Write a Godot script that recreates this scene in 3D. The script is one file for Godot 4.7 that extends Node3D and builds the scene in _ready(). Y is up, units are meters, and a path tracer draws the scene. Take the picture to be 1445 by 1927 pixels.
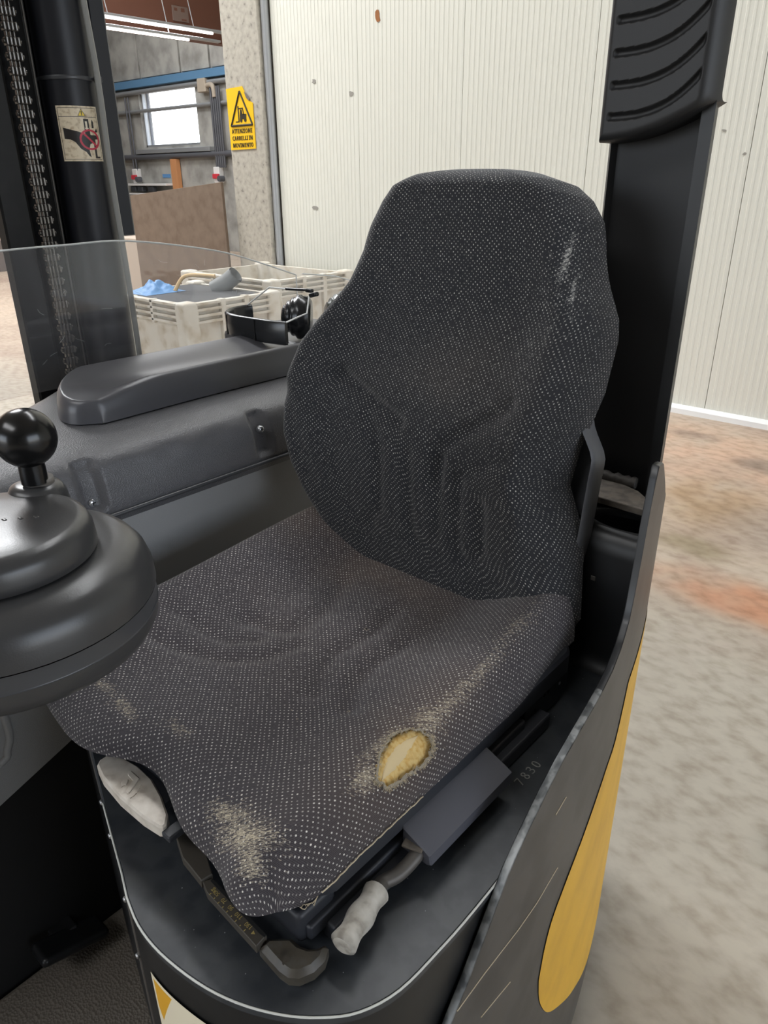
extends Node3D

# ---------------------------------------------------------------- mesh building
class MB:
	var v := PackedVector3Array()
	var n := PackedVector3Array()
	var uv := PackedVector2Array()
	var ix := PackedInt32Array()

	func tri(a: Vector3, b: Vector3, c: Vector3, na := Vector3.ZERO, nb := Vector3.ZERO, nc := Vector3.ZERO) -> void:
		var fn := (c - a).cross(b - a)
		if fn.length_squared() < 1e-18:
			return
		fn = fn.normalized()
		if na != Vector3.ZERO and (na + nb + nc).dot(fn) < 0.0:
			tri(a, c, b, na, nc, nb)
			return
		var i := v.size()
		v.append(a); v.append(b); v.append(c)
		n.append(na if na != Vector3.ZERO else fn)
		n.append(nb if nb != Vector3.ZERO else fn)
		n.append(nc if nc != Vector3.ZERO else fn)
		uv.append(Vector2(a.x + a.z * 0.31, a.y)); uv.append(Vector2(b.x + b.z * 0.31, b.y)); uv.append(Vector2(c.x + c.z * 0.31, c.y))
		ix.append(i); ix.append(i + 1); ix.append(i + 2)

	func quad(a: Vector3, b: Vector3, c: Vector3, d: Vector3) -> void:
		tri(a, b, c)
		tri(a, c, d)

	# smooth grid of (nu+1)*(nv+1) points
	func grid(P: PackedVector3Array, nu: int, nv: int, uvs := PackedVector2Array(), skip = null, flip := false) -> void:
		var o := v.size()
		var w := nv + 1
		for i in nu + 1:
			for j in w:
				var du := P[mini(i + 1, nu) * w + j] - P[maxi(i - 1, 0) * w + j]
				var dv := P[i * w + mini(j + 1, nv)] - P[i * w + maxi(j - 1, 0)]
				var nn := dv.cross(du)
				if flip:
					nn = -nn
				v.append(P[i * w + j])
				n.append(nn.normalized() if nn.length_squared() > 1e-20 else Vector3.UP)
				uv.append(uvs[i * w + j] if uvs.size() else Vector2(float(i) / nu, float(j) / nv))
		for i in nu:
			for j in nv:
				if skip != null and skip.call(i, j):
					continue
				var a := o + i * w + j
				var b := a + w
				if flip:
					ix.append_array([a, b + 1, b, a, a + 1, b + 1])
				else:
					ix.append_array([a, b, b + 1, a, b + 1, a + 1])

	func tube(pts: Array, r, k := 10, caps := true) -> void:
		var rings := []
		var up := Vector3(0.31, 0.93, 0.2).normalized()
		var prev := Vector3.ZERO
		for i in pts.size():
			var t: Vector3 = (pts[mini(i + 1, pts.size() - 1)] - pts[maxi(i - 1, 0)]).normalized()
			var s := prev
			if s == Vector3.ZERO:
				s = t.cross(up if absf(t.dot(up)) < 0.95 else Vector3.RIGHT)
			s = (s - t * s.dot(t)).normalized()
			prev = s
			var c := t.cross(s)
			var rr: float = r[i] if r is Array else r
			var ring := []
			for a in k:
				var d := s * cos(TAU * a / k) + c * sin(TAU * a / k)
				ring.append([pts[i] + d * rr, d])
			rings.append(ring)
		for i in rings.size() - 1:
			for a in k:
				var p = rings[i][a]
				var q = rings[i][(a + 1) % k]
				var e = rings[i + 1][a]
				var f = rings[i + 1][(a + 1) % k]
				tri(p[0], q[0], f[0], p[1], q[1], f[1])
				tri(p[0], f[0], e[0], p[1], f[1], e[1])
		if caps:
			for a in k:
				tri(pts[0], rings[0][(a + 1) % k][0], rings[0][a][0])
				var l: int = rings.size() - 1
				tri(pts[l], rings[l][a][0], rings[l][(a + 1) % k][0])

	# profile of (radius, height) about local Y
	func lathe(prof: Array, xf: Transform3D, k := 32, arc0 := 0.0, arc1 := TAU) -> void:
		var P := PackedVector3Array()
		var m := prof.size()
		for i in k + 1:
			var a := lerpf(arc0, arc1, float(i) / k)
			for j in m:
				P.append(xf * Vector3(prof[j].x * cos(a), prof[j].y, prof[j].x * sin(a)))
		var o := v.size()
		for i in k + 1:
			var a := lerpf(arc0, arc1, float(i) / k)
			for j in m:
				var d: Vector2 = prof[mini(j + 1, m - 1)] - prof[maxi(j - 1, 0)]
				var nr := Vector2(d.y, -d.x).normalized()
				v.append(P[i * m + j])
				n.append((xf.basis * Vector3(nr.x * cos(a), nr.y, nr.x * sin(a))).normalized())
				uv.append(Vector2(float(i) / k, float(j) / (m - 1)))
		for i in k:
			for j in m - 1:
				var a := o + i * m + j
				var b := a + m
				var fn := (v[b + 1] - v[a]).cross(v[b] - v[a]) + (v[a + 1] - v[a]).cross(v[b + 1] - v[a])
				if fn.dot(n[a] + n[b + 1] + n[b] + n[a + 1]) < 0.0:
					ix.append_array([a, b + 1, b, a, a + 1, b + 1])
				else:
					ix.append_array([a, b, b + 1, a, b + 1, a + 1])

	func inset(poly: PackedVector2Array, d: float) -> PackedVector2Array:
		var out := PackedVector2Array()
		var m := poly.size()
		for i in m:
			var a := (poly[i] - poly[(i + m - 1) % m]).normalized()
			var b := (poly[(i + 1) % m] - poly[i]).normalized()
			var na := Vector2(-a.y, a.x)
			var nb := Vector2(-b.y, b.x)
			var s := na + nb
			var l := maxf(0.5, s.length_squared() * 0.5)
			out.append(poly[i] + s / l * d)
		return out

	# polygon in local XY extruded along local +Z
	func prism(poly0: PackedVector2Array, xf: Transform3D, depth: float, bevel := 0.0, smooth_deg := 35.0) -> void:
		var poly := poly0.duplicate()
		if Geometry2D.is_polygon_clockwise(poly) == false:
			pass
		var area := 0.0
		for i in poly.size():
			area += poly[i].cross(poly[(i + 1) % poly.size()])
		if area < 0.0:
			poly.reverse()
		var m := poly.size()
		var small := inset(poly, bevel) if bevel > 0.0 else poly
		var tris := Geometry2D.triangulate_polygon(small)
		for k in range(0, tris.size(), 3):
			var p := [small[tris[k]], small[tris[k + 1]], small[tris[k + 2]]]
			var ccw: bool = (p[1] - p[0]).cross(p[2] - p[0]) > 0.0
			var a: Vector2 = p[0]
			var b: Vector2 = p[1] if ccw else p[2]
			var c: Vector2 = p[2] if ccw else p[1]
			tri(xf * Vector3(a.x, a.y, depth), xf * Vector3(c.x, c.y, depth), xf * Vector3(b.x, b.y, depth))
			tri(xf * Vector3(a.x, a.y, 0), xf * Vector3(b.x, b.y, 0), xf * Vector3(c.x, c.y, 0))
		var en := []
		for i in m:
			var e := (poly[(i + 1) % m] - poly[i]).normalized()
			en.append(Vector2(e.y, -e.x))
		var lim := cos(deg_to_rad(smooth_deg))
		var rings := [[small, 0.0], [poly, bevel], [poly, depth - bevel], [small, depth]] if bevel > 0.0 else [[poly, 0.0], [poly, depth]]
		for r in rings.size() - 1:
			for i in m:
				var j := (i + 1) % m
				var h := (i + m - 1) % m
				var n0: Vector2 = (en[i] + en[h]).normalized() if en[i].dot(en[h]) > lim else en[i]
				var n1: Vector2 = (en[i] + en[j]).normalized() if en[i].dot(en[j]) > lim else en[i]
				var zt := 0.0
				if rings.size() == 4:
					zt = -0.8 if r == 0 else 0.8 if r == 2 else 0.0
				var N0 := (xf.basis * Vector3(n0.x, n0.y, zt)).normalized()
				var N1 := (xf.basis * Vector3(n1.x, n1.y, zt)).normalized()
				var A := xf * Vector3(rings[r][0][i].x, rings[r][0][i].y, rings[r][1])
				var B := xf * Vector3(rings[r][0][j].x, rings[r][0][j].y, rings[r][1])
				var Cc := xf * Vector3(rings[r + 1][0][j].x, rings[r + 1][0][j].y, rings[r + 1][1])
				var D := xf * Vector3(rings[r + 1][0][i].x, rings[r + 1][0][i].y, rings[r + 1][1])
				tri(A, Cc, B, N0, N1, N1)
				tri(A, D, Cc, N0, N0, N1)

	func rbox(c: Vector3, size: Vector3, r: float, b := Basis(), fine := false) -> void:
		var h := size * 0.5
		r = minf(r, minf(h.x, minf(h.y, h.z)))
		for ax in 3:
			for s in [-1.0, 1.0]:
				var u := (ax + 1) % 3
				var w := (ax + 2) % 3
				var cu: Array = [-h[u], -h[u] + r, h[u] - r, h[u]] if not fine else [-h[u], -h[u] + r * 0.35, -h[u] + r, h[u] - r, h[u] - r * 0.35, h[u]]
				var cw: Array = [-h[w], -h[w] + r, h[w] - r, h[w]] if not fine else [-h[w], -h[w] + r * 0.35, -h[w] + r, h[w] - r, h[w] - r * 0.35, h[w]]
				var m := cu.size()
				var pp := []
				for i in m:
					for j in m:
						var q := Vector3.ZERO
						q[ax] = s * h[ax]; q[u] = cu[i]; q[w] = cw[j]
						var inner := Vector3(clampf(q.x, -h.x + r, h.x - r), clampf(q.y, -h.y + r, h.y - r), clampf(q.z, -h.z + r, h.z - r))
						var d := (q - inner)
						d = d.normalized() if d.length() > 1e-9 else Vector3.ZERO
						pp.append([c + b * (inner + d * r), b * d])
				for i in m - 1:
					for j in m - 1:
						var A = pp[i * m + j]
						var B = pp[(i + 1) * m + j]
						var C2 = pp[(i + 1) * m + j + 1]
						var D = pp[i * m + j + 1]
						if s < 0.0:
							tri(A[0], B[0], C2[0], A[1], B[1], C2[1])
							tri(A[0], C2[0], D[0], A[1], C2[1], D[1])
						else:
							tri(A[0], C2[0], B[0], A[1], C2[1], B[1])
							tri(A[0], D[0], C2[0], A[1], D[1], C2[1])

	func box(lo: Vector3, hi: Vector3, r := 0.002) -> void:
		rbox((lo + hi) * 0.5, (hi - lo).abs(), r)

	func mesh() -> ArrayMesh:
		var a := []
		a.resize(Mesh.ARRAY_MAX)
		a[Mesh.ARRAY_VERTEX] = v
		a[Mesh.ARRAY_NORMAL] = n
		a[Mesh.ARRAY_TEX_UV] = uv
		a[Mesh.ARRAY_INDEX] = ix
		var am := ArrayMesh.new()
		am.add_surface_from_arrays(Mesh.PRIMITIVE_TRIANGLES, a)
		return am

var M := {}
var used := {}
var rng := RandomNumberGenerator.new()

func numbered(parent: Node, called: String) -> String:
	var key := str(parent.get_instance_id()) + called
	var k: int = used.get(key, 0)
	used[key] = k + 1
	return called if k == 0 else "%s_%03d" % [called, k]

func thing(called: String, label: String, category: String, at := Vector3.ZERO, group := "") -> Node3D:
	var o := Node3D.new()
	o.name = numbered(self, called)
	add_child(o, true)
	o.position = at
	tag(o, label, category, group)
	return o

func tag(o: Node3D, label: String, category: String, group := "") -> void:
	o.set_meta("label", label)
	o.set_meta("category", category)
	if group:
		o.set_meta("group", group)

# geometry is given in world coordinates; the node gets the offset that keeps it there
func part(parent: Node3D, called: String, geo, m: Material, label := "", kind := "", xf := Transform3D()) -> MeshInstance3D:
	var o := MeshInstance3D.new()
	o.name = numbered(parent, called)
	o.mesh = geo.mesh() if geo is MB else geo
	parent.add_child(o, true)
	o.transform = (parent.global_transform.affine_inverse() if parent != self else Transform3D()) * xf
	o.material_override = m
	if label:
		o.set_meta("label", label)
	if kind:
		o.set_meta("kind", kind)
	return o

func struct(called: String, geo, m: Material, label := "") -> MeshInstance3D:
	var o := part(self, called, geo, m, label, "structure")
	return o

func single(called: String, geo, m: Material, label: String, category: String, group := "", xf := Transform3D()) -> MeshInstance3D:
	var o := part(self, called, geo, m, "", "", xf)
	tag(o, label, category, group)
	return o

func P2(a: Array) -> PackedVector2Array:
	var p := PackedVector2Array()
	for i in range(0, a.size(), 2):
		p.append(Vector2(a[i], a[i + 1]))
	return p

# transforms that carry a 2D outline into the world: XZ (plan, extruded upwards), XY (extruded towards +Z), ZY (extruded towards +X)
func plan(y: float) -> Transform3D:
	return Transform3D(Basis(Vector3(1, 0, 0), Vector3(0, 0, 1), Vector3(0, 1, 0)), Vector3(0, y, 0))
func front(z: float) -> Transform3D:
	return Transform3D(Basis(), Vector3(0, 0, z))
func side(x: float) -> Transform3D:
	return Transform3D(Basis(Vector3(0, 0, 1), Vector3(0, 1, 0), Vector3(1, 0, 0)), Vector3(x, 0, 0))

func sm(a: float, b: float, x: float) -> float:
	var t := clampf((x - a) / (b - a), 0.0, 1.0)
	return t * t * (3.0 - 2.0 * t)

func interp(x: float, t: Array) -> float:
	if x <= t[0]:
		return t[1]
	for i in range(2, t.size(), 2):
		if x <= t[i]:
			return lerpf(t[i - 1], t[i + 1], (x - t[i - 2]) / (t[i] - t[i - 2]))
	return t[t.size() - 1]

func scurve(x: float, t: Array) -> float:
	var s := 0.0
	for k in 7:
		s += interp(x + (k - 3) * 0.02, t)
	return s / 7.0

func smooth_line(pts: Array, sub := 6) -> Array:
	var out := []
	for i in pts.size() - 1:
		var p0 = pts[maxi(i - 1, 0)]
		var p1 = pts[i]
		var p2 = pts[i + 1]
		var p3 = pts[mini(i + 2, pts.size() - 1)]
		for k in sub:
			out.append(p1.cubic_interpolate(p2, p0, p3, float(k) / sub))
	out.append(pts[pts.size() - 1])
	return out

func text(s: String, height: float, depth: float, bold := false) -> TextMesh:
	var t := TextMesh.new()
	var f := SystemFont.new()
	f.font_names = PackedStringArray(["Droid Sans"])
	f.font_weight = 700 if bold else 400
	t.font = f
	t.text = s
	t.font_size = 32
	t.pixel_size = height / 23.0
	t.depth = depth
	t.curve_step = 2.0
	return t

# ---------------------------------------------------------------- materials
func mat(called: String, c: Color, rough := 0.5, metal := 0.0, spec := 0.5) -> StandardMaterial3D:
	var m := StandardMaterial3D.new()
	m.resource_name = called
	m.albedo_color = c
	m.roughness = rough
	m.metallic = metal
	m.metallic_specular = spec
	M[called] = m
	return m

func noise(freq: float, type := FastNoiseLite.TYPE_SIMPLEX_SMOOTH, oct := 4, sd := 1) -> FastNoiseLite:
	var f := FastNoiseLite.new()
	f.noise_type = type
	f.frequency = freq
	f.fractal_octaves = oct
	f.seed = sd
	return f

func noise_tex(size: int, freq: float, ramp: Array, sd := 1, type := FastNoiseLite.TYPE_SIMPLEX_SMOOTH, oct := 4) -> NoiseTexture2D:
	var t := NoiseTexture2D.new()
	t.width = size
	t.height = size
	t.seamless = true
	t.noise = noise(freq, type, oct, sd)
	if ramp.size():
		var g := Gradient.new()
		var offs := PackedFloat32Array()
		var cols := PackedColorArray()
		for i in range(0, ramp.size(), 2):
			offs.append(ramp[i])
			cols.append(ramp[i + 1])
		g.offsets = offs
		g.colors = cols
		t.color_ramp = g
	return t

func tri_map(m: StandardMaterial3D, scale: float, world := false) -> void:
	m.uv1_triplanar = true
	m.uv1_world_triplanar = world
	m.uv1_scale = Vector3.ONE * scale

func relief(m: StandardMaterial3D, tex: Texture2D, cm: float) -> void:
	m.heightmap_enabled = true
	m.heightmap_texture = tex
	m.heightmap_scale = cm

func c8(r: int, g: int, b: int) -> Color:
	return Color8(r, g, b)

func make_materials() -> void:
	var grain := noise_tex(256, 0.09, [], 3, FastNoiseLite.TYPE_CELLULAR, 2)
	var dusty := noise_tex(512, 0.012, [0.0, Color(0.72, 0.72, 0.72), 0.45, Color(0.9, 0.9, 0.9), 0.62, Color(1, 1, 1), 1.0, Color(1.0, 0.98, 0.94)], 5, FastNoiseLite.TYPE_SIMPLEX_SMOOTH, 5)
	var m: StandardMaterial3D
	m = mat("console_plastic", c8(88, 88, 91), 0.34)
	relief(m, grain, 0.07); tri_map(m, 22.0)
	m = mat("panel_plastic", c8(146, 146, 146), 0.6)
	relief(m, grain, 0.02); tri_map(m, 30.0)
	m = mat("pad_rubber", c8(76, 76, 80), 0.34)
	m = mat("pod_plastic", c8(60, 60, 61), 0.30)
	relief(m, grain, 0.004); tri_map(m, 30.0)
	mat("pod_band", c8(66, 67, 70), 0.3)
	mat("knob_black", c8(17, 17, 18), 0.22)
	m = mat("black_steel", c8(24, 25, 27), 0.42)
	m.albedo_texture = dusty; tri_map(m, 2.0)
	m = mat("tray_steel", c8(56, 59, 63), 0.38)
	var dust := noise_tex(512, 0.02, [0.0, Color(0.76, 0.78, 0.81), 0.4, Color(0.88, 0.89, 0.9), 0.6, Color(1, 1, 1), 0.8, Color(1.0, 1.0, 0.98), 1.0, Color(1.0, 1.0, 1.0)], 9, FastNoiseLite.TYPE_SIMPLEX_SMOOTH, 6)
	m.albedo_texture = dust; tri_map(m, 2.4)
	m = mat("side_paint", c8(70, 68, 67), 0.4)
	m.albedo_texture = dusty; tri_map(m, 1.6)
	m = mat("worn_steel", c8(150, 152, 152), 0.42, 0.35)
	m.albedo_texture = noise_tex(256, 0.03, [0.0, Color(0.35, 0.36, 0.38), 0.42, Color(0.6, 0.61, 0.62), 0.6, Color(1, 1, 1), 1.0, Color(1, 1, 1)], 12); tri_map(m, 5.0)
	mat("edge_black", c8(50, 51, 53), 0.35)
	mat("bare_edge", c8(205, 206, 200), 0.5)
	m = mat("yellow_paint", c8(232, 178, 46), 0.45)
	m.albedo_texture = noise_tex(512, 0.01, [0.0, Color(0.9, 0.88, 0.84), 0.5, Color(0.97, 0.97, 0.97), 1.0, Color(1, 1, 1)], 21); tri_map(m, 1.5)
	mat("post_black", c8(27, 27, 28), 0.5)
	m = mat("pad_black", c8(36, 36, 37), 0.5)
	relief(m, grain, 0.008); tri_map(m, 30.0)
	m = mat("greasy_black", c8(14, 14, 14), 0.42, 0.0, 0.4)
	m.albedo_texture = noise_tex(256, 0.03, [0.0, Color(0.5, 0.5, 0.5), 0.6, Color(0.8, 0.8, 0.8), 0.75, Color(1, 1, 1), 1.0, Color(1, 0.96, 0.9)], 31); tri_map(m, 4.0)
	mat("mast_navy", c8(24, 27, 35), 0.5)
	mat("cylinder_black", c8(34, 35, 40), 0.4, 0.0, 0.4)
	mat("chain_steel", c8(120, 117, 114), 0.2, 0.8)
	mat("hose_grey", c8(138, 138, 134), 0.45)
	m = mat("seat_plastic", c8(46, 48, 54), 0.48)
	m = mat("shell_plastic", c8(92, 93, 97), 0.5)
	mat("cover_grey", c8(84, 85, 93), 0.5)
	m = mat("grip_grey", c8(204, 200, 193), 0.7)
	m.albedo_texture = noise_tex(256, 0.02, [0.0, Color(0.62, 0.6, 0.58), 0.45, Color(0.88, 0.87, 0.85), 1.0, Color(1, 1, 1)], 41, FastNoiseLite.TYPE_SIMPLEX_SMOOTH, 5); tri_map(m, 9.0)
	m = mat("handle_grey", c8(226, 219, 209), 0.6)
	m.albedo_texture = noise_tex(256, 0.02, [0.0, Color(0.78, 0.76, 0.74), 0.4, Color(0.92, 0.91, 0.9), 1.0, Color(1, 1, 1)], 42, FastNoiseLite.TYPE_SIMPLEX_SMOOTH, 5); tri_map(m, 7.0)
	m = mat("rod_steel", c8(92, 88, 84), 0.5, 0.3)
	m = mat("hook_black", c8(78, 76, 72), 0.45)
	m.albedo_texture = noise_tex(256, 0.02, [0.0, Color(0.7, 0.68, 0.66), 0.5, Color(0.9, 0.86, 0.8), 1.0, Color(1, 1, 1)], 43); tri_map(m, 9.0)
	mat("gauge_brown", c8(66, 61, 54), 0.6)
	mat("gauge_print", c8(158, 140, 84), 0.6)
	m = mat("shelf_dusty", c8(112, 104, 95), 0.75)
	m.albedo_texture = dusty; tri_map(m, 6.0)
	mat("zinc", c8(196, 198, 202), 0.3, 0.9)
	m = mat("mat_rubber", c8(108, 101, 92), 0.75)
	relief(m, noise_tex(128, 0.12, [], 7, FastNoiseLite.TYPE_CELLULAR, 1), 0.14); tri_map(m, 16.0)
	mat("void_black", c8(9, 9, 9), 0.8)
	m = mat("foam_yellow", c8(220, 192, 130), 0.9)
	m.albedo_texture = noise_tex(256, 0.05, [0.0, Color(0.86, 0.76, 0.6), 0.38, Color(0.96, 0.9, 0.8), 0.55, Color(1, 1, 1), 1.0, Color(1.0, 1.0, 1.0)], 51); tri_map(m, 12.0)
	mat("foam_cream", c8(218, 196, 152), 0.7)
	mat("fray", c8(196, 182, 156), 0.9)
	mat("felt", c8(150, 143, 130), 0.95)
	# setting
	m = mat("floor_concrete", Color(1, 1, 1), 0.55)
	var fl := Image.create(640, 440, false, Image.FORMAT_RGBA8)
	var n1 := noise(0.012, FastNoiseLite.TYPE_SIMPLEX_SMOOTH, 5, 62)
	var n2 := noise(0.05, FastNoiseLite.TYPE_SIMPLEX_SMOOTH, 4, 63)
	var stains := [[-1.3, -4.3, 0.9, 0.6, c8(212, 176, 152), 0.7], [-1.02, -3.62, 0.26, 0.36, c8(168, 138, 106), 0.7], [-0.86, -4.33, 0.24, 0.11, c8(112, 98, 88), 0.8], [-0.5, -2.75, 0.5, 0.16, c8(196, 140, 108), 0.75], [-0.9, -3.08, 0.18, 0.1, c8(150, 136, 110), 0.7], [-1.45, -4.62, 0.16, 0.08, c8(136, 114, 100), 0.7], [-0.62, -3.45, 0.3, 0.3, c8(158, 142, 130), 0.5], [-0.05, -1.62, 0.13, 0.1, c8(104, 102, 100), 0.5], [-11.0, -4.0, 3.0, 1.0, c8(206, 186, 166), 0.6]]
	for y in 440:
		for x in 640:
			var wx := -26.0 + 35.0 * (x + 0.5) / 640.0
			var wz := -12.0 + 24.0 * (y + 0.5) / 440.0
			var c := c8(166, 158, 146).lerp(c8(186, 178, 166), clampf(0.5 + n1.get_noise_2d(x, y), 0.0, 1.0))
			c = c.lerp(c8(202, 178, 158), 0.55 * sm(-2.2, -3.2, wz))
			c = c.lerp(c8(158, 136, 120), clampf(n2.get_noise_2d(x, y) * 1.1, 0.0, 0.5) * sm(-2.0, -3.0, wz))
			for s in stains:
				var d := pow((wx - s[0]) / s[2], 2.0) + pow((wz - s[1]) / s[3], 2.0)
				if d < 3.0:
					c = c.lerp(s[4], s[5] * exp(-d * d) * clampf(0.9 + n2.get_noise_2d(x * 3.0, y * 3.0), 0.2, 1.2))
			fl.set_pixel(x, y, c)
	fl.resize(1920, 1320, Image.INTERPOLATE_CUBIC)
	m.albedo_texture = ImageTexture.create_from_image(fl)
	m.detail_enabled = true
	m.detail_blend_mode = BaseMaterial3D.BLEND_MODE_MUL
	m.detail_albedo = noise_tex(1024, 0.014, [0.0, Color(0.85, 0.83, 0.8), 0.32, Color(0.93, 0.92, 0.9), 0.5, Color(0.97, 0.965, 0.955), 0.7, Color(1, 1, 0.99), 1.0, Color(1, 1, 0.99)], 64, FastNoiseLite.TYPE_SIMPLEX_SMOOTH, 7)
	m.detail_uv_layer = BaseMaterial3D.DETAIL_UV_2
	m.uv2_triplanar = true
	m.uv2_world_triplanar = true
	m.uv2_scale = Vector3(0.7, 0.7, 1.1)
	mat("cold_white", c8(221, 220, 209), 0.45)
	mat("cold_trim", c8(240, 240, 238), 0.4)
	mat("joint_shade", c8(178, 174, 160), 0.7)
	m = mat("concrete_wall", Color(1, 1, 1), 0.85)
	m.albedo_texture = noise_tex(512, 0.008, [0.0, c8(126, 124, 118), 0.35, c8(150, 148, 143), 0.6, c8(166, 164, 158), 1.0, c8(178, 176, 170)], 71, FastNoiseLite.TYPE_SIMPLEX_SMOOTH, 5)
	tri_map(m, 0.35, true)
	m = mat("pillar_concrete", Color(1, 1, 1), 0.85)
	m.albedo_texture = noise_tex(512, 0.02, [0.0, c8(104, 100, 92), 0.14, c8(132, 127, 117), 0.25, c8(158, 153, 142), 0.6, c8(170, 164, 152), 1.0, c8(178, 172, 160)], 72, FastNoiseLite.TYPE_SIMPLEX_SMOOTH, 6)
	tri_map(m, 1.4, true)
	mat("pink_wall", c8(226, 208, 196), 0.8)
	mat("dark_band", c8(108, 100, 96), 0.8)
	mat("ceiling_grey", c8(170, 168, 164), 0.9)
	mat("beam_blue", c8(92, 132, 166), 0.55)
	mat("crane_brown", c8(98, 61, 46), 0.6)
	mat("galvanised", c8(168, 170, 172), 0.45, 0.5)
	mat("pipe_dark", c8(96, 97, 102), 0.5, 0.2)
	mat("wood_orange", c8(196, 138, 92), 0.7)
	m = mat("board_brown", c8(112, 95, 80), 0.8)
	m.albedo_texture = noise_tex(256, 0.02, [0.0, Color(0.86, 0.84, 0.82), 0.5, Color(0.95, 0.95, 0.95), 1.0, Color(1, 1, 1)], 81); tri_map(m, 1.2)
	m = mat("crate_white", c8(214, 210, 200), 0.6)
	m.albedo_texture = noise_tex(256, 0.02, [0.0, Color(0.74, 0.68, 0.6), 0.25, Color(0.9, 0.87, 0.83), 0.5, Color(0.98, 0.97, 0.96), 1.0, Color(1, 1, 1)], 82); tri_map(m, 0.9)
	mat("blue_plastic", c8(96, 142, 190), 0.5)
	mat("dark_scrap", c8(56, 58, 62), 0.6)
	mat("pipe_grey", c8(128, 130, 130), 0.5)
	mat("strap_tan", c8(206, 176, 132), 0.7)
	mat("carton", c8(178, 163, 148), 0.85)
	mat("socket_white", c8(228, 226, 224), 0.5)
	mat("socket_red", c8(206, 60, 72), 0.5)
	mat("sign_yellow", c8(232, 184, 20), 0.5)
	mat("sign_black", c8(36, 30, 12), 0.6)
	mat("rust", c8(150, 96, 52), 0.8)
	mat("spot_grey", c8(150, 146, 138), 0.8)
	mat("muff_black", c8(30, 31, 33), 0.24)
	mat("muff_green_highlight", c8(58, 66, 60), 0.3)  # black cup plastic with a greenish highlight put into its colour
	mat("wire_white", c8(236, 236, 234), 0.6)
	mat("foam_dark", c8(36, 36, 36), 0.8)
	m = mat("clear_acrylic", Color(0.88, 0.88, 0.9, 0.035), 0.05)
	m.transparency = BaseMaterial3D.TRANSPARENCY_ALPHA
	mat("acrylic_edge", c8(206, 208, 206), 0.3)
	m = mat("window_glass", Color(0.95, 0.97, 1.0, 0.05), 0.05)
	m.transparency = BaseMaterial3D.TRANSPARENCY_ALPHA
	m = mat("tube_glow", Color(1, 1, 1), 0.5)
	m.emission_enabled = true
	m.emission = Color(1.0, 0.99, 0.96)
	m.emission_energy_multiplier = 3.0
	m = mat("added_skylight_glow", Color(1, 1, 1), 0.5)  # emission of the unseen panels added under the roof
	m.emission_enabled = true
	m.emission = Color(1.0, 0.98, 0.95)
	m.emission_energy_multiplier = 0.6

# ---------------------------------------------------------------- pictures printed or woven on surfaces
func blend_px(im: Image, x: int, y: int, c: Color, a: float) -> void:
	if x < 0 or y < 0 or x >= im.get_width() or y >= im.get_height() or a <= 0.0:
		return
	im.set_pixel(x, y, im.get_pixel(x, y).lerp(c, minf(a, 1.0)))

func stroke(im: Image, a: Vector2, b: Vector2, w: float, c: Color, alpha: float) -> void:
	var n := maxi(1, int(a.distance_to(b) * 1.2))
	var r := int(ceil(w * 0.5))
	for i in n + 1:
		var p := a.lerp(b, float(i) / n)
		if w <= 1.2:
			blend_px(im, int(p.x), int(p.y), c, alpha)
			continue
		for dx in range(-r, r + 1):
			for dy in range(-r, r + 1):
				if Vector2(dx, dy).length() <= w * 0.5 + 0.3:
					blend_px(im, int(p.x) + dx, int(p.y) + dy, c, alpha)

func fill_poly(im: Image, poly: PackedVector2Array, c: Color) -> void:
	var r := Rect2(poly[0], Vector2.ZERO)
	for p in poly:
		r = r.expand(p)
	for y in range(int(r.position.y), int(r.end.y) + 1):
		for x in range(int(r.position.x), int(r.end.x) + 1):
			if x >= 0 and y >= 0 and x < im.get_width() and y < im.get_height() and Geometry2D.is_point_in_polygon(Vector2(x + 0.5, y + 0.5), poly):
				im.set_pixel(x, y, c)

func ring(im: Image, c0: Vector2, r: float, w: float, c: Color) -> void:
	var k := 96
	for i in k:
		stroke(im, c0 + Vector2.from_angle(TAU * i / k) * r, c0 + Vector2.from_angle(TAU * (i + 1) / k) * r, w, c, 1.0)

const FAB := 2048
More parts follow.
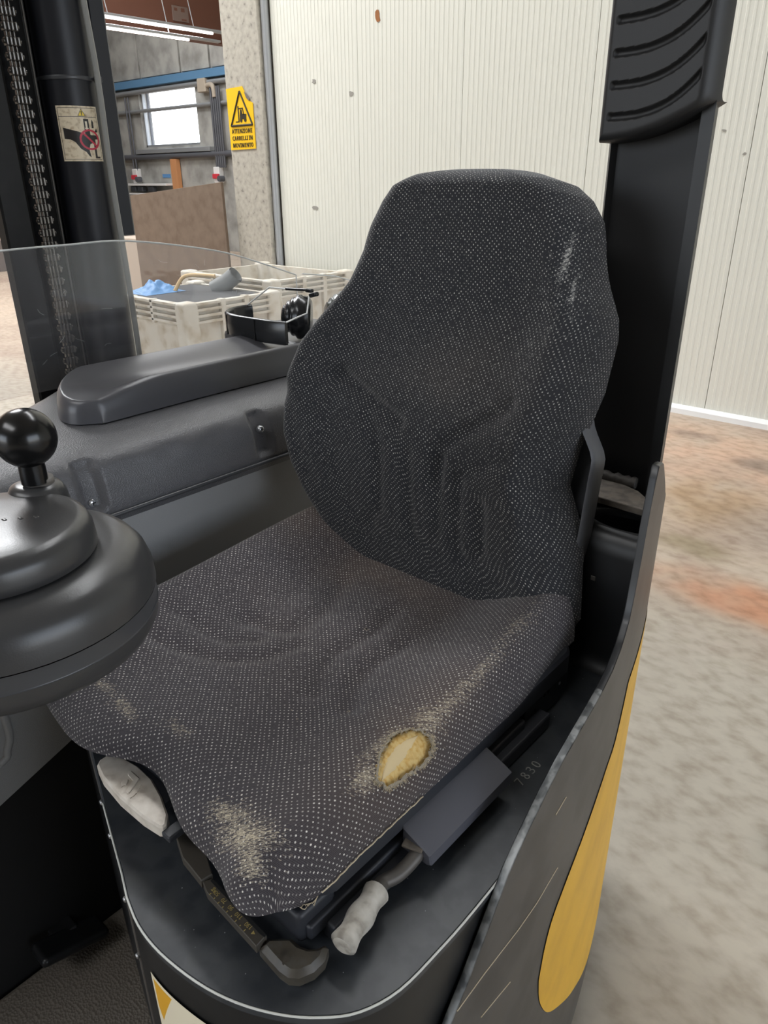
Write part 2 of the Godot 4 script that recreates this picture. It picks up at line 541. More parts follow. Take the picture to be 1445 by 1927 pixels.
# woven seat cloth: uv 0..1 covers `span` metres; tint(u, v) gives a colour and how strongly it dusts the cloth
func fabric(called: String, span: float, tint: Callable, patches: Array, holes: Array, fuzz: Array, sd: int, dotk: float, base: Color) -> StandardMaterial3D:
	rng.seed = sd
	var im := Image.create(FAB, FAB, false, Image.FORMAT_RGBA8)
	im.fill(base)
	var weave := Image.create(128, 128, false, Image.FORMAT_RGBA8)
	for y in 128:
		for x in 128:
			var t := 0.5 + 0.5 * sin(TAU * (x + y * 2) / 8.0)
			var g := rng.randf()
			var l := clampf(t * 0.55 + g * 0.45, 0.0, 1.0)
			weave.set_pixel(x, y, Color(0.52, 0.52, 0.54, (l - 0.5) * 0.62) if l > 0.5 else Color(0.01, 0.01, 0.02, (0.5 - l) * 1.1))
	for ty in FAB / 128:
		for tx in FAB / 128:
			im.blend_rect(weave, Rect2i(0, 0, 128, 128), Vector2i(tx * 128, ty * 128))
	var tn := 128
	var ti := Image.create(tn, tn, false, Image.FORMAT_RGBA8)
	var nz := noise(0.03, FastNoiseLite.TYPE_SIMPLEX_SMOOTH, 4, sd)
	for y in tn:
		for x in tn:
			var c: Color = tint.call((x + 0.5) / tn, (y + 0.5) / tn)
			c.a *= clampf(1.0 + nz.get_noise_2d(x, y) * 0.9, 0.0, 1.6)
			ti.set_pixel(x, y, c)
	ti.resize(FAB, FAB, Image.INTERPOLATE_CUBIC)
	im.blend_rect(ti, Rect2i(0, 0, FAB, FAB), Vector2i.ZERO)
	var px := FAB / span
	var ax := 0.0072 * px
	var ay := 0.0067 * px
	var rows := int(FAB / (ay * 0.5)) + 1
	var cols := int(FAB / ax) + 1
	for j in rows:
		for i in cols:
			if rng.randf() < 0.05:
				continue
			var cx := (i + (0.5 if j % 2 else 0.0)) * ax + rng.randf_range(-1.2, 1.2)
			var cy := j * ay * 0.5 + rng.randf_range(-1.2, 1.2)
			var rad := rng.randf_range(0.8, 1.2) * 0.00076 * px
			var k := rng.randf_range(dotk * 0.7, dotk * 1.1)
			var col := Color(k, k * 0.985, k * 0.95)
			var r := int(ceil(rad)) + 1
			for dy in range(-r, r + 1):
				for dx in range(-r, r + 1):
					var d := Vector2(dx + (int(cx) + 0.5 - cx), (dy + (int(cy) + 0.5 - cy)) * 0.85).length()
					blend_px(im, int(cx) + dx, int(cy) + dy, col, clampf(rad - d + 0.5, 0.0, 1.0) * 0.95)
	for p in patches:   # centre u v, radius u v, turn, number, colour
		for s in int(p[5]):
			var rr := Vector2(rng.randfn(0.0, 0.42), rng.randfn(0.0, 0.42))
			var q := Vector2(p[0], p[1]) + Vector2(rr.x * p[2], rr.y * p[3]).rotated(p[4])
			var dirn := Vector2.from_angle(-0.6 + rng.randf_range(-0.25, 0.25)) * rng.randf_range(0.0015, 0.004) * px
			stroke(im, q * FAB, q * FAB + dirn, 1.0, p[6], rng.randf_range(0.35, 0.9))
	for h in holes:
		var q := Vector2(h[0], h[1]) * FAB
		for s in 30:
			var d := Vector2.from_angle(rng.randf() * TAU)
			stroke(im, q + d * h[2] * px * 0.8, q + d * h[2] * px * rng.randf_range(1.1, 1.9), 1.0, c8(178, 168, 148), 0.7)
		fill_poly(im, P2([q.x - h[2] * px, q.y, q.x, q.y - h[2] * px * 0.6, q.x + h[2] * px, q.y, q.x, q.y + h[2] * px * 0.6]), c8(6, 6, 6))
	for f in fuzz:   # centre u v, radius u v, number
		for s in int(f[4]):
			var q := Vector2(f[0] + rng.randfn(0.0, 0.45) * f[2], f[1] + rng.randfn(0.0, 0.45) * f[3]) * FAB
			var a := rng.randf() * TAU
			var l := rng.randf_range(0.002, 0.009) * px
			var bend := rng.randf_range(-0.8, 0.8)
			for k in 4:
				var q2 := q + Vector2.from_angle(a + bend * k) * l * 0.3
				stroke(im, q, q2, 1.0, c8(190, 188, 182), 0.42)
				q = q2
	var h2: Image = im.duplicate()
	h2.resize(FAB / 2, FAB / 2, Image.INTERPOLATE_BILINEAR)
	h2.convert(Image.FORMAT_L8)
	var m := mat(called, Color(1, 1, 1), 0.92, 0.0, 0.3)
	m.albedo_texture = ImageTexture.create_from_image(im)
	m.rim_enabled = true
	m.rim = 0.35
	m.rim_tint = 0.2
	relief(m, ImageTexture.create_from_image(h2), 0.04)
	return m

# ---------------------------------------------------------------- the seat's two upholstered surfaces
const XR := -0.345
const XL := -0.865
const ZF := -0.247
const ZR := -0.80

func cush(a: float, w: float) -> Vector3:
	var x := XR + (XL - XR) * a
	var z := ZF + (ZR - ZF) * w
	var W := XR - XL
	var D := ZF - ZR
	var c := absf(2.0 * a - 1.0)
	var dish := 0.952 - 0.010 * sm(0.3, 1.0, w) + 0.012 * sm(0.35, 0.0, w)
	var crest := 0.978 + 0.026 * sm(0.2, 1.0, w)
	var y := lerpf(dish, crest, sm(0.35, 0.95, c))
	var hem := 0.923 + 0.014 * exp(-pow((a - 0.46) / 0.16, 2.0)) * sm(0.4, 0.0, w) - 0.010 * sm(0.12, 0.03, a) * sm(0.2, 0.0, w)
	var de := minf(a, 1.0 - a) * W
	var df := w * D
	var e := sqrt(maxf(0.0, 1.0 - pow(maxf(0.0, 1.0 - de / 0.042), 2.0)))
	var fr := sqrt(maxf(0.0, 1.0 - pow(maxf(0.0, 1.0 - df / 0.075), 2.0)))
	# padding seams of the moulded foam
	var g := 0.0
	for l in cush_creases:
		g += 1.3 * l[1] * crease(Vector2(x, z), l[0], l[2])
	y = hem + (y - g - hem) * e * fr
	var r := 0.07
	if de < r and df < r:
		var p := (r - de) / r
		var q := (r - df) / r
		var h := sqrt(p * p + q * q)
		if h > 1e-6:
			var k := maxf(p, q) / h
			x += signf(a - 0.5) * (r * p - r * p * k)
			z -= r * q - r * q * k
	x -= 0.016 * sm(0.65, 1.0, w) * (1.0 - a)
	var f := 1.0 - sm(0.0, 0.35, w)
	z -= f * (-0.012 * exp(-pow((a - 0.07) / 0.06, 2.0)) + 0.006 * exp(-pow((a - 0.2) / 0.07, 2.0)) + 0.030 * exp(-pow((a - 0.43) / 0.13, 2.0)) + 0.022 * sm(0.6, 1.0, a) + 0.004)
	return Vector3(x, y, z)

func crease(p: Vector2, line: PackedVector2Array, width: float) -> float:
	var d := 1e9
	for i in line.size() - 1:
		d = minf(d, p.distance_squared_to(Geometry2D.get_closest_point_to_segment(p, line[i], line[i + 1])))
	return exp(-d / (width * width))

var cush_creases := []
var back_creases := []
const LT := [-0.09, -0.80, -0.05, -0.84, -0.01, -0.872, 0.026, -0.904, 0.064, -0.93, 0.107, -0.95, 0.152, -0.957, 0.199, -0.953, 0.2565, -0.928, 0.305, -0.887, 0.359, -0.841, 0.404, -0.815, 0.44, -0.804, 0.474, -0.79, 0.495, -0.775, 0.512, -0.745, 0.522, -0.70, 0.5252, -0.621]
const RT := [-0.09, -0.37, -0.05, -0.352, 0.01, -0.362, 0.045, -0.368, 0.08, -0.380, 0.127, -0.406, 0.184, -0.401, 0.22, -0.392, 0.256, -0.384, 0.324, -0.381, 0.349, -0.386, 0.379, -0.402, 0.421, -0.425, 0.4635, -0.445, 0.488, -0.465, 0.505, -0.49, 0.519, -0.54, 0.5252, -0.621]
const TOP := 0.5252

func back_frame(x: float, L: float, f: float) -> Vector3:
	var th := deg_to_rad(12.0)
	return Vector3(x, 1.0, -0.80) + Vector3(0, cos(th), -sin(th)) * L + Vector3(0, sin(th), cos(th)) * f

func back_left(L: float) -> float:
	return interp(L, LT) + 0.025 * sm(0.45, 0.33, L)
func back_right(L: float) -> float:
	return interp(L, RT) - 0.014 * sm(0.47, 0.38, L)

func back(a: float, b: float) -> Vector3:
	var L := -0.09 + (TOP + 0.09) * (1.0 - pow(1.0 - b, 1.6))
	var xl := back_left(L)
	var xr := back_right(L)
	var x := xr + (xl - xr) * a
	var c := 2.0 * a - 1.0
	var de := minf(a, 1.0 - a) * maxf(xr - xl, 0.05)
	var dt := TOP - L
	var sd := sm(0.45, 0.95, absf(c)) * 0.034 * sm(0.5, 0.28, L) * (0.35 + 0.65 * sm(-0.1, 0.12, L))
	var T := 0.035 + sd - 0.02 * sm(0.05, -0.09, L) + 0.012 * exp(-pow((L - 0.16) / 0.12, 2.0)) * (1.0 - c * c)
	for l in back_creases:
		T -= 1.2 * l[1] * crease(Vector2(x, L), l[0], l[2])
	var e := sqrt(maxf(0.0, 1.0 - pow(maxf(0.0, 1.0 - de / 0.05), 2.0)))
	var t := sqrt(maxf(0.0, 1.0 - pow(maxf(0.0, 1.0 - dt / 0.034), 2.0)))
	return back_frame(x, L, -0.035 + (T + 0.035) * e * t)

# samples fn on a grid that is finer towards the edges; returns points and arc-length uvs
func sampled(fn: Callable, nu: int, nv: int, span: float) -> Array:
	var P := PackedVector3Array()
	var A := []
	var B := []
	for i in nu + 1:
		var s := float(i) / nu
		A.append(lerpf(s, 0.5 - 0.5 * cos(PI * s), 0.75))
	for j in nv + 1:
		var s := float(j) / nv
		B.append(lerpf(s, 0.5 - 0.5 * cos(PI * s), 0.6))
	for i in nu + 1:
		for j in nv + 1:
			P.append(fn.call(A[i], B[j]))
	var U := PackedFloat32Array()
	var V := PackedFloat32Array()
	U.resize(P.size())
	V.resize(P.size())
	var w := nv + 1
	for j in w:
		var mid := nu / 2
		var acc := 0.0
		U[mid * w + j] = 0.0
		for i in range(mid + 1, nu + 1):
			acc += P[i * w + j].distance_to(P[(i - 1) * w + j])
			U[i * w + j] = acc
		acc = 0.0
		for i in range(mid - 1, -1, -1):
			acc -= P[i * w + j].distance_to(P[(i + 1) * w + j])
			U[i * w + j] = acc
	for i in nu + 1:
		var acc := 0.0
		var m0 := nv / 2
		for j in range(m0 + 1, w):
			acc += P[i * w + j].distance_to(P[i * w + j - 1])
			V[i * w + j] = acc
		acc = 0.0
		for j in range(m0 - 1, -1, -1):
			acc -= P[i * w + j].distance_to(P[i * w + j + 1])
			V[i * w + j] = acc
	var uvs := PackedVector2Array()
	for k in P.size():
		uvs.append(Vector2(0.5 + U[k] / span, 0.5 + V[k] / span))
	return [P, uvs, A, B]

func uv_at(s: Array, nv: int, a: float, b: float) -> Vector2:
	var i := 0
	while i < s[2].size() - 1 and s[2][i] < a:
		i += 1
	var j := 0
	while j < s[3].size() - 1 and s[3][j] < b:
		j += 1
	return s[1][i * (nv + 1) + j]

# ---------------------------------------------------------------- the place
func _ready() -> void:
	var cam := Camera3D.new()
	cam.name = "camera"
	add_child(cam)
	cam.transform = Transform3D(Basis(Vector3(0.7529, -0.0078, -0.6581), Vector3(-0.2673, 0.9102, -0.3165), Vector3(0.6015, 0.4142, 0.6831)), Vector3(0, 1.5, 0)).orthonormalized()
	cam.fov = 69.69
	cam.near = 0.02
	cam.far = 100.0
	cam.current = true
	var we := WorldEnvironment.new()
	we.name = "environment"
	var env := Environment.new()
	env.background_mode = Environment.BG_SKY
	var sky := Sky.new()
	var sm_ := ProceduralSkyMaterial.new()
	sm_.sky_top_color = Color(0.8, 0.86, 0.94)
	sm_.sky_horizon_color = Color(0.96, 0.98, 1.0)
	sm_.ground_bottom_color = Color(0.5, 0.48, 0.45)
	sm_.ground_horizon_color = Color(0.72, 0.72, 0.7)
	sm_.sky_energy_multiplier = 1.0
	sky.sky_material = sm_
	env.sky = sky
	env.background_energy_multiplier = 5.0
	env.tonemap_mode = Environment.TONE_MAPPER_LINEAR
	env.tonemap_exposure = 1.06
	env.sdfgi_enabled = true
	env.ssao_enabled = true
	env.ssil_enabled = true
	we.environment = env
	add_child(we)
	make_materials()
	# unseen roof panels added for fill and highlights: glowing sheet and a light of the same size below it
	for s in [[-3.4, -3.3, 7.0, 0.5, 20.0], [-9.2, -2.8, 4.4, 2.2, 66.0], [-2.0, 4.5, 6.0, 2.0, 22.0], [-13.5, -7.6, 6.0, 1.8, 28.0]]:
		var b := MB.new()
		b.box(Vector3(s[0] - s[2] / 2, 6.44, s[1] - s[3] / 2), Vector3(s[0] + s[2] / 2, 6.48, s[1] + s[3] / 2))
		var sl := part(self, "added_skylight", b, M.added_skylight_glow, "", "structure")
		var al := AreaLight3D.new()
		al.name = numbered(self, "added_skylight_lamp")
		al.area_size = Vector2(s[2], s[3])
		al.light_energy = s[4]
		al.light_color = Color(0.98, 0.99, 1.0)
		al.area_range = 60.0
		al.area_attenuation = 2.0
		al.shadow_enabled = true
		add_child(al)
		al.position = Vector3(s[0], 6.42, s[1])
		al.rotation_degrees.x = -90.0
	build_hall()
	build_background()
	build_truck()
	build_seat()
	build_muffs()

func build_hall() -> void:
	var b := MB.new()
	var FP := PackedVector3Array()
	var FU := PackedVector2Array()
	for i in 3:
		for j in 3:
			FP.append(Vector3(lerpf(-26, 9, i / 2.0), 0, lerpf(-12, 12, j / 2.0)))
			FU.append(Vector2(i / 2.0, j / 2.0))
	b.grid(FP, 2, 2, FU)
	b.box(Vector3(-26, -0.3, -12), Vector3(9, -0.02, 12), 0.001)
	struct("floor", b, M.floor_concrete)
	b = MB.new()
	b.box(Vector3(-26, 6.5, -12), Vector3(9, 6.8, 12), 0.001)
	struct("ceiling", b, M.ceiling_grey)
	# back wall round its window
	b = MB.new()
	b.box(Vector3(-26, 0, -11.3), Vector3(-17.2, 6.5, -11.0), 0.001)
	b.box(Vector3(-15.0, 0, -11.3), Vector3(-5.7, 6.5, -11.0), 0.001)
	b.box(Vector3(-17.2, 0, -11.3), Vector3(-15.0, 2.19, -11.0), 0.001)
	b.box(Vector3(-17.2, 3.36, -11.3), Vector3(-15.0, 6.5, -11.0), 0.001)
	var wb := struct("wall_back", b, M.concrete_wall)
	var xs := [-20.0, -18.45, -16.95, -15.38, -14.34, -12.8, -11.2]
	for i in xs.size() - 1:
		b = MB.new()
		b.box(Vector3(xs[i] + 0.03, 3.6, -11.02), Vector3(xs[i + 1] - 0.03, 6.4, -10.95), 0.012)
		part(wb, "concrete_panel", b, M.concrete_wall)
	var w := Node3D.new()
	w.name = "window_1"
	add_child(w)
	w.position = Vector3(-16.1, 2.19, -11.1)
	w.set_meta("kind", "structure")
	b = MB.new()
	for q in [[-17.2, 2.19, -17.15, 3.36], [-15.05, 2.19, -15.0, 3.36], [-17.2, 2.19, -15.0, 2.24], [-17.2, 3.31, -15.0, 3.36]]:
		b.box(Vector3(q[0], q[1], -11.14), Vector3(q[2], q[3], -11.06), 0.004)
	part(w, "window_frame", b, M.galvanised)
	b = MB.new()
	b.box(Vector3(-17.0, 2.24, -11.13), Vector3(-16.985, 3.31, -11.07), 0.003)
	b.box(Vector3(-17.15, 2.93, -11.13), Vector3(-15.05, 2.945, -11.07), 0.003)
	part(w, "mullion", b, M.pipe_dark)
	for q in [[-17.15, -17.0, 2.24, 2.93], [-17.15, -17.0, 2.945, 3.31], [-16.985, -15.05, 2.24, 2.93], [-16.985, -15.05, 2.945, 3.31]]:
		b = MB.new()
		b.box(Vector3(q[0], q[2], -11.103), Vector3(q[1], q[3], -11.097), 0.001)
		part(w, "pane", b, M.window_glass)
	# side walls; the one on the driver's entry side has an open gate
	b = MB.new()
	b.box(Vector3(-26, 0, -12), Vector3(-25.7, 6.5, 12), 0.001)
	struct("wall_left", b, M.concrete_wall)
	b = MB.new()
	b.box(Vector3(-26, 0, 11), Vector3(-8.0, 6.5, 11.3), 0.001)
	b.box(Vector3(-1.0, 0, 11), Vector3(9, 6.5, 11.3), 0.001)
	b.box(Vector3(-8.0, 4.6, 11), Vector3(-1.0, 6.5, 11.3), 0.001)  # unseen opening added to bring in sky light from the front
	struct("wall_front", b, M.concrete_wall)
	b = MB.new()
	b.box(Vector3(8, 0, -5.3), Vector3(8.3, 6.5, -4.4), 0.001)
	b.box(Vector3(8, 0, 2.2), Vector3(8.3, 6.5, 11.3), 0.001)
	b.box(Vector3(8, 4.4, -4.4), Vector3(8.3, 6.5, 2.2), 0.001)
	struct("wall_gate", b, M.concrete_wall)
	b = MB.new()
	b.box(Vector3(-14.6, 0.52, -7.2), Vector3(-14.4, 4.2, 8.0), 0.01)
	var pk := struct("wall_partition", b, M.pink_wall)
	b = MB.new()
	b.box(Vector3(-14.62, 0, -7.2), Vector3(-14.37, 0.52, 8.0), 0.01)
	part(pk, "plinth", b, M.dark_band)
	# insulated cold-room wall of ribbed panels
	b = MB.new()
	b.box(Vector3(-5.72, 0, -5.3), Vector3(8.1, 6.5, -5.12), 0.001)
	b.box(Vector3(-5.72, 0, -11.2), Vector3(-5.6, 6.5, -5.2), 0.001)
	var wr := struct("wall_right", b, M.cold_white)
	var jx := [-5.72, -4.699, -3.65, -2.601, -1.552, -0.503, 0.546, 1.595, 2.644, 3.693, 4.742, 5.791, 6.84, 8.0]
	for i in jx.size() - 1:
		b = MB.new()
		var x0: float = jx[i] + 0.002
		var x1: float = jx[i + 1] - 0.002
		var poly := PackedVector2Array([Vector2(x0, -5.125)])
		poly.append(Vector2(x0, -5.062))
		var nr := 24
		for k in nr:
			var xa := lerpf(x0 + 0.01, x1 - 0.01, float(k) / nr)
			var dx := (x1 - x0 - 0.02) / nr
			poly.append(Vector2(xa, -5.0622))
			poly.append(Vector2(xa + dx * 0.55, -5.0622))
			poly.append(Vector2(xa + dx * 0.65, -5.0595))
			poly.append(Vector2(xa + dx * 0.92, -5.0595))
		poly.append(Vector2(x1, -5.062))
		poly.append(Vector2(x1, -5.125))
		b.prism(poly, plan(0.05), 5.45, 0.0, 5.0)
		part(wr, "insulated_panel", b, M.cold_white)
	for s in [[-4.48, 2.63, 0.035, 0.05, "rust"], [-4.78, 2.13, 0.03, 0.02, "spot_grey"], [-5.21, 2.25, 0.025, 0.02, "spot_grey"], [-1.72, 1.74, 0.018, 0.008, "spot_grey"], [-1.58, 1.61, 0.016, 0.008, "spot_grey"], [-5.25, 1.25, 0.05, 0.02, "spot_grey"]]:
		b = MB.new()
		var pl := PackedVector2Array()
		rng.seed = int(s[0] * 100.0)
		for k in 11:
			pl.append(Vector2(s[0], s[1]) + Vector2(cos(TAU * k / 11) * s[2], sin(TAU * k / 11) * s[3]) * rng.randf_range(0.5, 1.1))
		b.prism(pl, front(-5.0605), 0.0022)
		part(wr, "chip" if s[4] == "rust" else "dent_mark", b, M[s[4]])
	b = MB.new()
	b.prism(P2([-5.125, 0.0, -5.02, 0.0, -5.02, 0.035, -5.04, 0.05, -5.06, 0.055, -5.125, 0.055]), Transform3D(Basis(Vector3(0, 0, 1), Vector3(0, 1, 0), Vector3(1, 0, 0)), Vector3(-5.72, 0, 0)), 13.7, 0.003)
	struct("baseboard_right", b, M.cold_trim)
	# concrete pillar with a galvanised corner pipe
	b = MB.new()
	b.box(Vector3(-6.34, 0, -5.5), Vector3(-5.80, 6.5, -5.0), 0.015)
	struct("pillar", b, M.pillar_concrete)
	b = MB.new()
	b.tube([Vector3(-5.765, 0.0, -5.04), Vector3(-5.765, 6.5, -5.04)], 0.035, 12)
	struct("trim_1", b, M.galvanised)
	b = MB.new()
	rng.seed = 4
	var pp := []
	var rr := []
	for k in 60:
		pp.append(Vector3(-5.815 + rng.randf_range(-0.004, 0.004), k * 0.11, -5.0))
		rr.append(rng.randf_range(0.012, 0.03))
	b.tube(pp, rr, 7)
	struct("trim_2", b, M.pillar_concrete)
	# beams
	b = MB.new()
	b.box(Vector3(-26, 3.42, -11.0), Vector3(-5.72, 3.57, -10.86), 0.005)
	struct("wall_beam", b, M.beam_blue)
	b = MB.new()
	b.box(Vector3(-10.2, 3.28, -11.0), Vector3(-10.0, 3.32, 11.0), 0.004)
	b.box(Vector3(-10.12, 3.3, -11.0), Vector3(-10.08, 4.0, 11.0), 0.004)
	b.box(Vector3(-10.2, 3.98, -11.0), Vector3(-10.0, 4.02, 11.0), 0.004)
	struct("crane_beam", b, M.crane_brown)

func build_background() -> void:
	var b := MB.new()
	# capacity plate on the crane beam
	var t := thing("capacity_plate", "pale grey plate with faded marks high on the brown crane beam", "sign", Vector3(-10.06, 3.48, -7.27))
	b.box(Vector3(-10.078, 3.485, -7.4), Vector3(-10.064, 3.665, -7.14), 0.004)
	part(t, "plate", b, mat("plate_grey", c8(112, 94, 86), 0.7))
	for q in [[3.60, 3.645, -7.34, -7.28], [3.605, 3.64, -7.22, -7.17], [3.50, 3.52, -7.36, -7.28]]:
		part(t, "faded_mark", bx(Vector3(-10.065, q[0], q[2]), Vector3(-10.062, q[1], q[3])), M.crane_brown)
	# two fluorescent battens hung under it
	var k := 0
	for q in [[-9.5, 3.31, -5.4, -7.35], [-9.5, 3.195, -5.3, -6.95]]:
		t = thing("fluorescent_light", ["upper of two long lit fluorescent battens under the brown crane beam", "lower of two long lit fluorescent battens under the brown crane beam"][k], "light", Vector3(q[0], q[1], q[2]), "fluorescent battens under the crane beam")
		b = MB.new()
		b.box(Vector3(q[0] - 0.04, q[1], q[3] - 0.5), Vector3(q[0] + 0.04, q[1] + 0.03, q[2] + 0.4), 0.006)
		part(t, "housing", b, M.galvanised)
		b = MB.new()
		b.tube([Vector3(q[0], q[1] - 0.012, q[3]), Vector3(q[0], q[1] - 0.012, q[2])], 0.018, 10)
		part(t, "tube", b, M.tube_glow)
		for z in [q[2] - 0.4, q[3] + 0.3]:
			b = MB.new()
			b.tube([Vector3(q[0], q[1] + 0.03, z), Vector3(q[0] - 0.1, 4.0, z + 0.05)], 0.006, 6)
			part(t, "hanger", b, M.galvanised)
		var al := AreaLight3D.new()
		al.name = numbered(self, "batten_lamp")
		al.area_size = Vector2(0.04, 1.6)
		al.light_energy = 1.2
		al.area_range = 40.0
		al.area_attenuation = 2.0
		al.shadow_enabled = true
		add_child(al)
		al.position = Vector3(q[0], q[1] - 0.04, (q[2] + q[3]) / 2)
		al.rotation_degrees.x = -90.0
		k += 1
	# services along the far wall
	b = MB.new()
	b.tube([Vector3(-20, 2.95, -10.93), Vector3(-12, 2.94, -10.93)], 0.035, 8)
	single("wall_pipe", b, M.galvanised, "thin pale pipe crossing the far wall at the window's middle", "pipe")
	b = MB.new()
	b.tube([Vector3(-20, 1.985, -10.92), Vector3(-12, 1.99, -10.92)], 0.06, 8)
	single("wall_pipe", b, M.pipe_dark, "dark horizontal pipe running along the far wall below the window", "pipe")
	b = MB.new()
	b.tube([Vector3(-20, 3.33, -10.93), Vector3(-12, 3.345, -10.93)], 0.05, 8)
	single("wall_pipe", b, M.galvanised, "pale conduit pipe running directly under the blue wall beam", "pipe")
	b = MB.new()
	b.box(Vector3(-17.4, 2.05, -11.0), Vector3(-14.5, 2.14, -10.86), 0.01)
	single("window_ledge", b, M.galvanised, "pale metal ledge under the bright far window", "ledge")
	b = MB.new()
	b.box(Vector3(-14.7, 3.16, -11.0), Vector3(-14.42, 3.42, -10.84), 0.02)
	b.tube(smooth_line([Vector3(-14.44, 3.28, -10.9), Vector3(-14.22, 3.26, -10.88), Vector3(-14.18, 3.05, -10.88)]), 0.05, 8)
	single("junction_box", b, mat("box_beige", c8(176, 164, 148), 0.6), "beige junction box below the blue beam right of the window", "box")
	t = thing("cable_bundle", "bundle of dark vertical cables on the far wall right of the window", "cable", Vector3(-14.2, 1.7, -10.9))
	for i in 5:
		b = MB.new()
		var x := -14.33 + 0.07 * i
		b.tube(smooth_line([Vector3(x, 3.25, -10.9), Vector3(x + 0.02, 2.5, -10.88), Vector3(x, 1.72, -10.9)], 4), 0.025, 6)
		part(t, "cable", b, M.pipe_dark)
	t = thing("cable_bundle", "pair of thin grey cables on the far wall beside the mast", "cable", Vector3(-17.5, 1.7, -10.9))
	for i in 2:
		b = MB.new()
		var x := -17.62 + 0.12 * i
		b.tube(smooth_line([Vector3(x, 3.25, -10.9), Vector3(x + 0.03, 2.5, -10.88), Vector3(x, 1.69, -10.9)], 4), 0.022, 6)
		part(t, "cable", b, M.pipe_dark)
	for q in [[-14.34, "white and red socket box under the dark cable bundle", 0], [-17.58, "white and red socket box beside the black mast column", 1]]:
		t = thing("socket_box", q[1], "socket", Vector3(q[0], 1.42, -10.95), "industrial sockets on the far wall")
		b = MB.new()
		b.rbox(Vector3(q[0], 1.575, -10.93), Vector3(0.2, 0.32, 0.14), 0.02)
		part(t, "housing", b, M.socket_white)
		b = MB.new()
		b.rbox(Vector3(q[0], 1.55, -10.85), Vector3(0.2, 0.1, 0.06), 0.015)
		part(t, "flap", b, M.socket_red)
		b = MB.new()
		b.tube([Vector3(q[0] + 0.15, 1.5, -10.93), Vector3(q[0] + 0.15, 1.5, -10.8)], 0.06, 10)
		part(t, "plug", b, M.pipe_dark)
	b = MB.new()
	b.box(Vector3(-16.03, 0, -10.98), Vector3(-15.8, 1.92, -10.86), 0.01)
	single("wooden_post", b, M.wood_orange, "upright orange timber plank standing against the far wall", "plank")
	b = MB.new()
	b.box(Vector3(-16.58, 1.53, -10.998), Vector3(-16.26, 1.61, -10.985), 0.006)
	single("blue_marker", b, M.blue_plastic, "small blue patch on the far concrete wall left of the timber", "marking")
	t = thing("shelf_rail", "low white rail with dark fittings along the far wall", "rail", Vector3(-17.0, 1.2, -10.8))
	b = MB.new()
	b.box(Vector3(-18.0, 1.36, -10.98), Vector3(-16.06, 1.41, -10.7), 0.01)
	part(t, "rail", b, M.socket_white)
	b = MB.new()
	b.box(Vector3(-18.0, 1.16, -10.98), Vector3(-16.3, 1.2, -10.7), 0.01)
	part(t, "rail", b, M.socket_white)
	for x in [-17.5, -17.2, -16.75]:
		b = MB.new()
		b.rbox(Vector3(x, 1.29, -10.78), Vector3(0.22, 0.12, 0.12), 0.02)
		part(t, "fitting", b, M.dark_scrap)
	# brown board leaning in front of the pillar
	b = MB.new()
	var rot := Basis(Vector3(0, 0, 1), deg_to_rad(4.6)) * Basis(Vector3(1, 0, 0), deg_to_rad(-3.0))
	b.rbox(Vector3(-7.20, 0.725, -4.885), Vector3(1.68, 1.36, 0.03), 0.003, rot)
	single("brown_board", b, M.board_brown, "large brown sheet of board standing tilted beside the concrete pillar", "board")
	b = MB.new()
	b.rbox(Vector3(-8.55, 0.43, -5.3), Vector3(0.62, 0.86, 0.5), 0.01)
	single("carton", b, M.carton, "pale cardboard carton behind the clear screen beside the mast", "carton")
	# warning sign on the pillar
	t = thing("warning_sign", "yellow warning sign with forklift triangle and a torn corner on the pillar", "sign", Vector3(-6.14, 1.75, -4.99))
	b = MB.new()
	var sg := P2([-6.325, 2.265, -6.32, 1.75, -5.955, 1.755, -5.955, 2.13, -6.0, 2.15, -6.035, 2.175, -6.06, 2.225, -6.09, 2.272])
	b.prism(sg, front(-4.998), 0.006)
	part(t, "sheet", b, M.sign_yellow)
	b = MB.new()
	for e in [[-6.285, 1.955, -5.975, 1.955], [-5.975, 1.955, -6.13, 2.235], [-6.13, 2.235, -6.285, 1.955]]:
		b.tube([Vector3(e[0], e[1], -4.992), Vector3(e[2], e[3], -4.992)], 0.010, 6)
	part(t, "triangle", b, M.sign_black)
	b = MB.new()
	for q in [P2([-6.175, 1.985, -6.16, 1.985, -6.16, 2.115, -6.175, 2.115]), P2([-6.16, 2.1, -6.1, 2.1, -6.085, 2.04, -6.097, 2.04, -6.11, 2.09, -6.16, 2.09]), P2([-6.15, 2.005, -6.06, 2.005, -6.055, 2.045, -6.11, 2.05, -6.12, 2.085, -6.14, 2.085, -6.15, 2.04]), P2([-6.215, 1.982, -6.16, 1.982, -6.16, 1.99, -6.215, 1.99])]:
		b.prism(q, front(-4.993), 0.003)
	for cx in [-6.135, -6.075]:
		b.tube([Vector3(cx, 1.997, -4.993), Vector3(cx, 1.997, -4.989)], 0.017, 12)
	part(t, "pictogram", b, M.sign_black)
	for q in [["ATTENZIONE", 1.9], ["CARRELLI IN", 1.84], ["MOVIMENTO", 1.78]]:
		part(t, "lettering", text(q[0], 0.036, 0.003, true), M.sign_black, "", "", Transform3D(Basis.from_scale(Vector3(0.98 if q[0] != "CARRELLI IN" else 1.0, 1, 1)), Vector3(-6.135, q[1] + 0.008, -4.991)))
	b = MB.new()
	b.prism(P2([-6.06, 2.225, -6.035, 2.175, -6.0, 2.15, -5.985, 2.165, -6.02, 2.205]), front(-4.99), 0.004)
	part(t, "curled_corner", b, M.dark_band)
	# plastic bulk crates
	crate(Vector3(-4.72, 0, -3.25), Vector3(1.02, 0.76, 0.84), "white plastic bulk crate with slatted rim, nearest behind the clear screen")
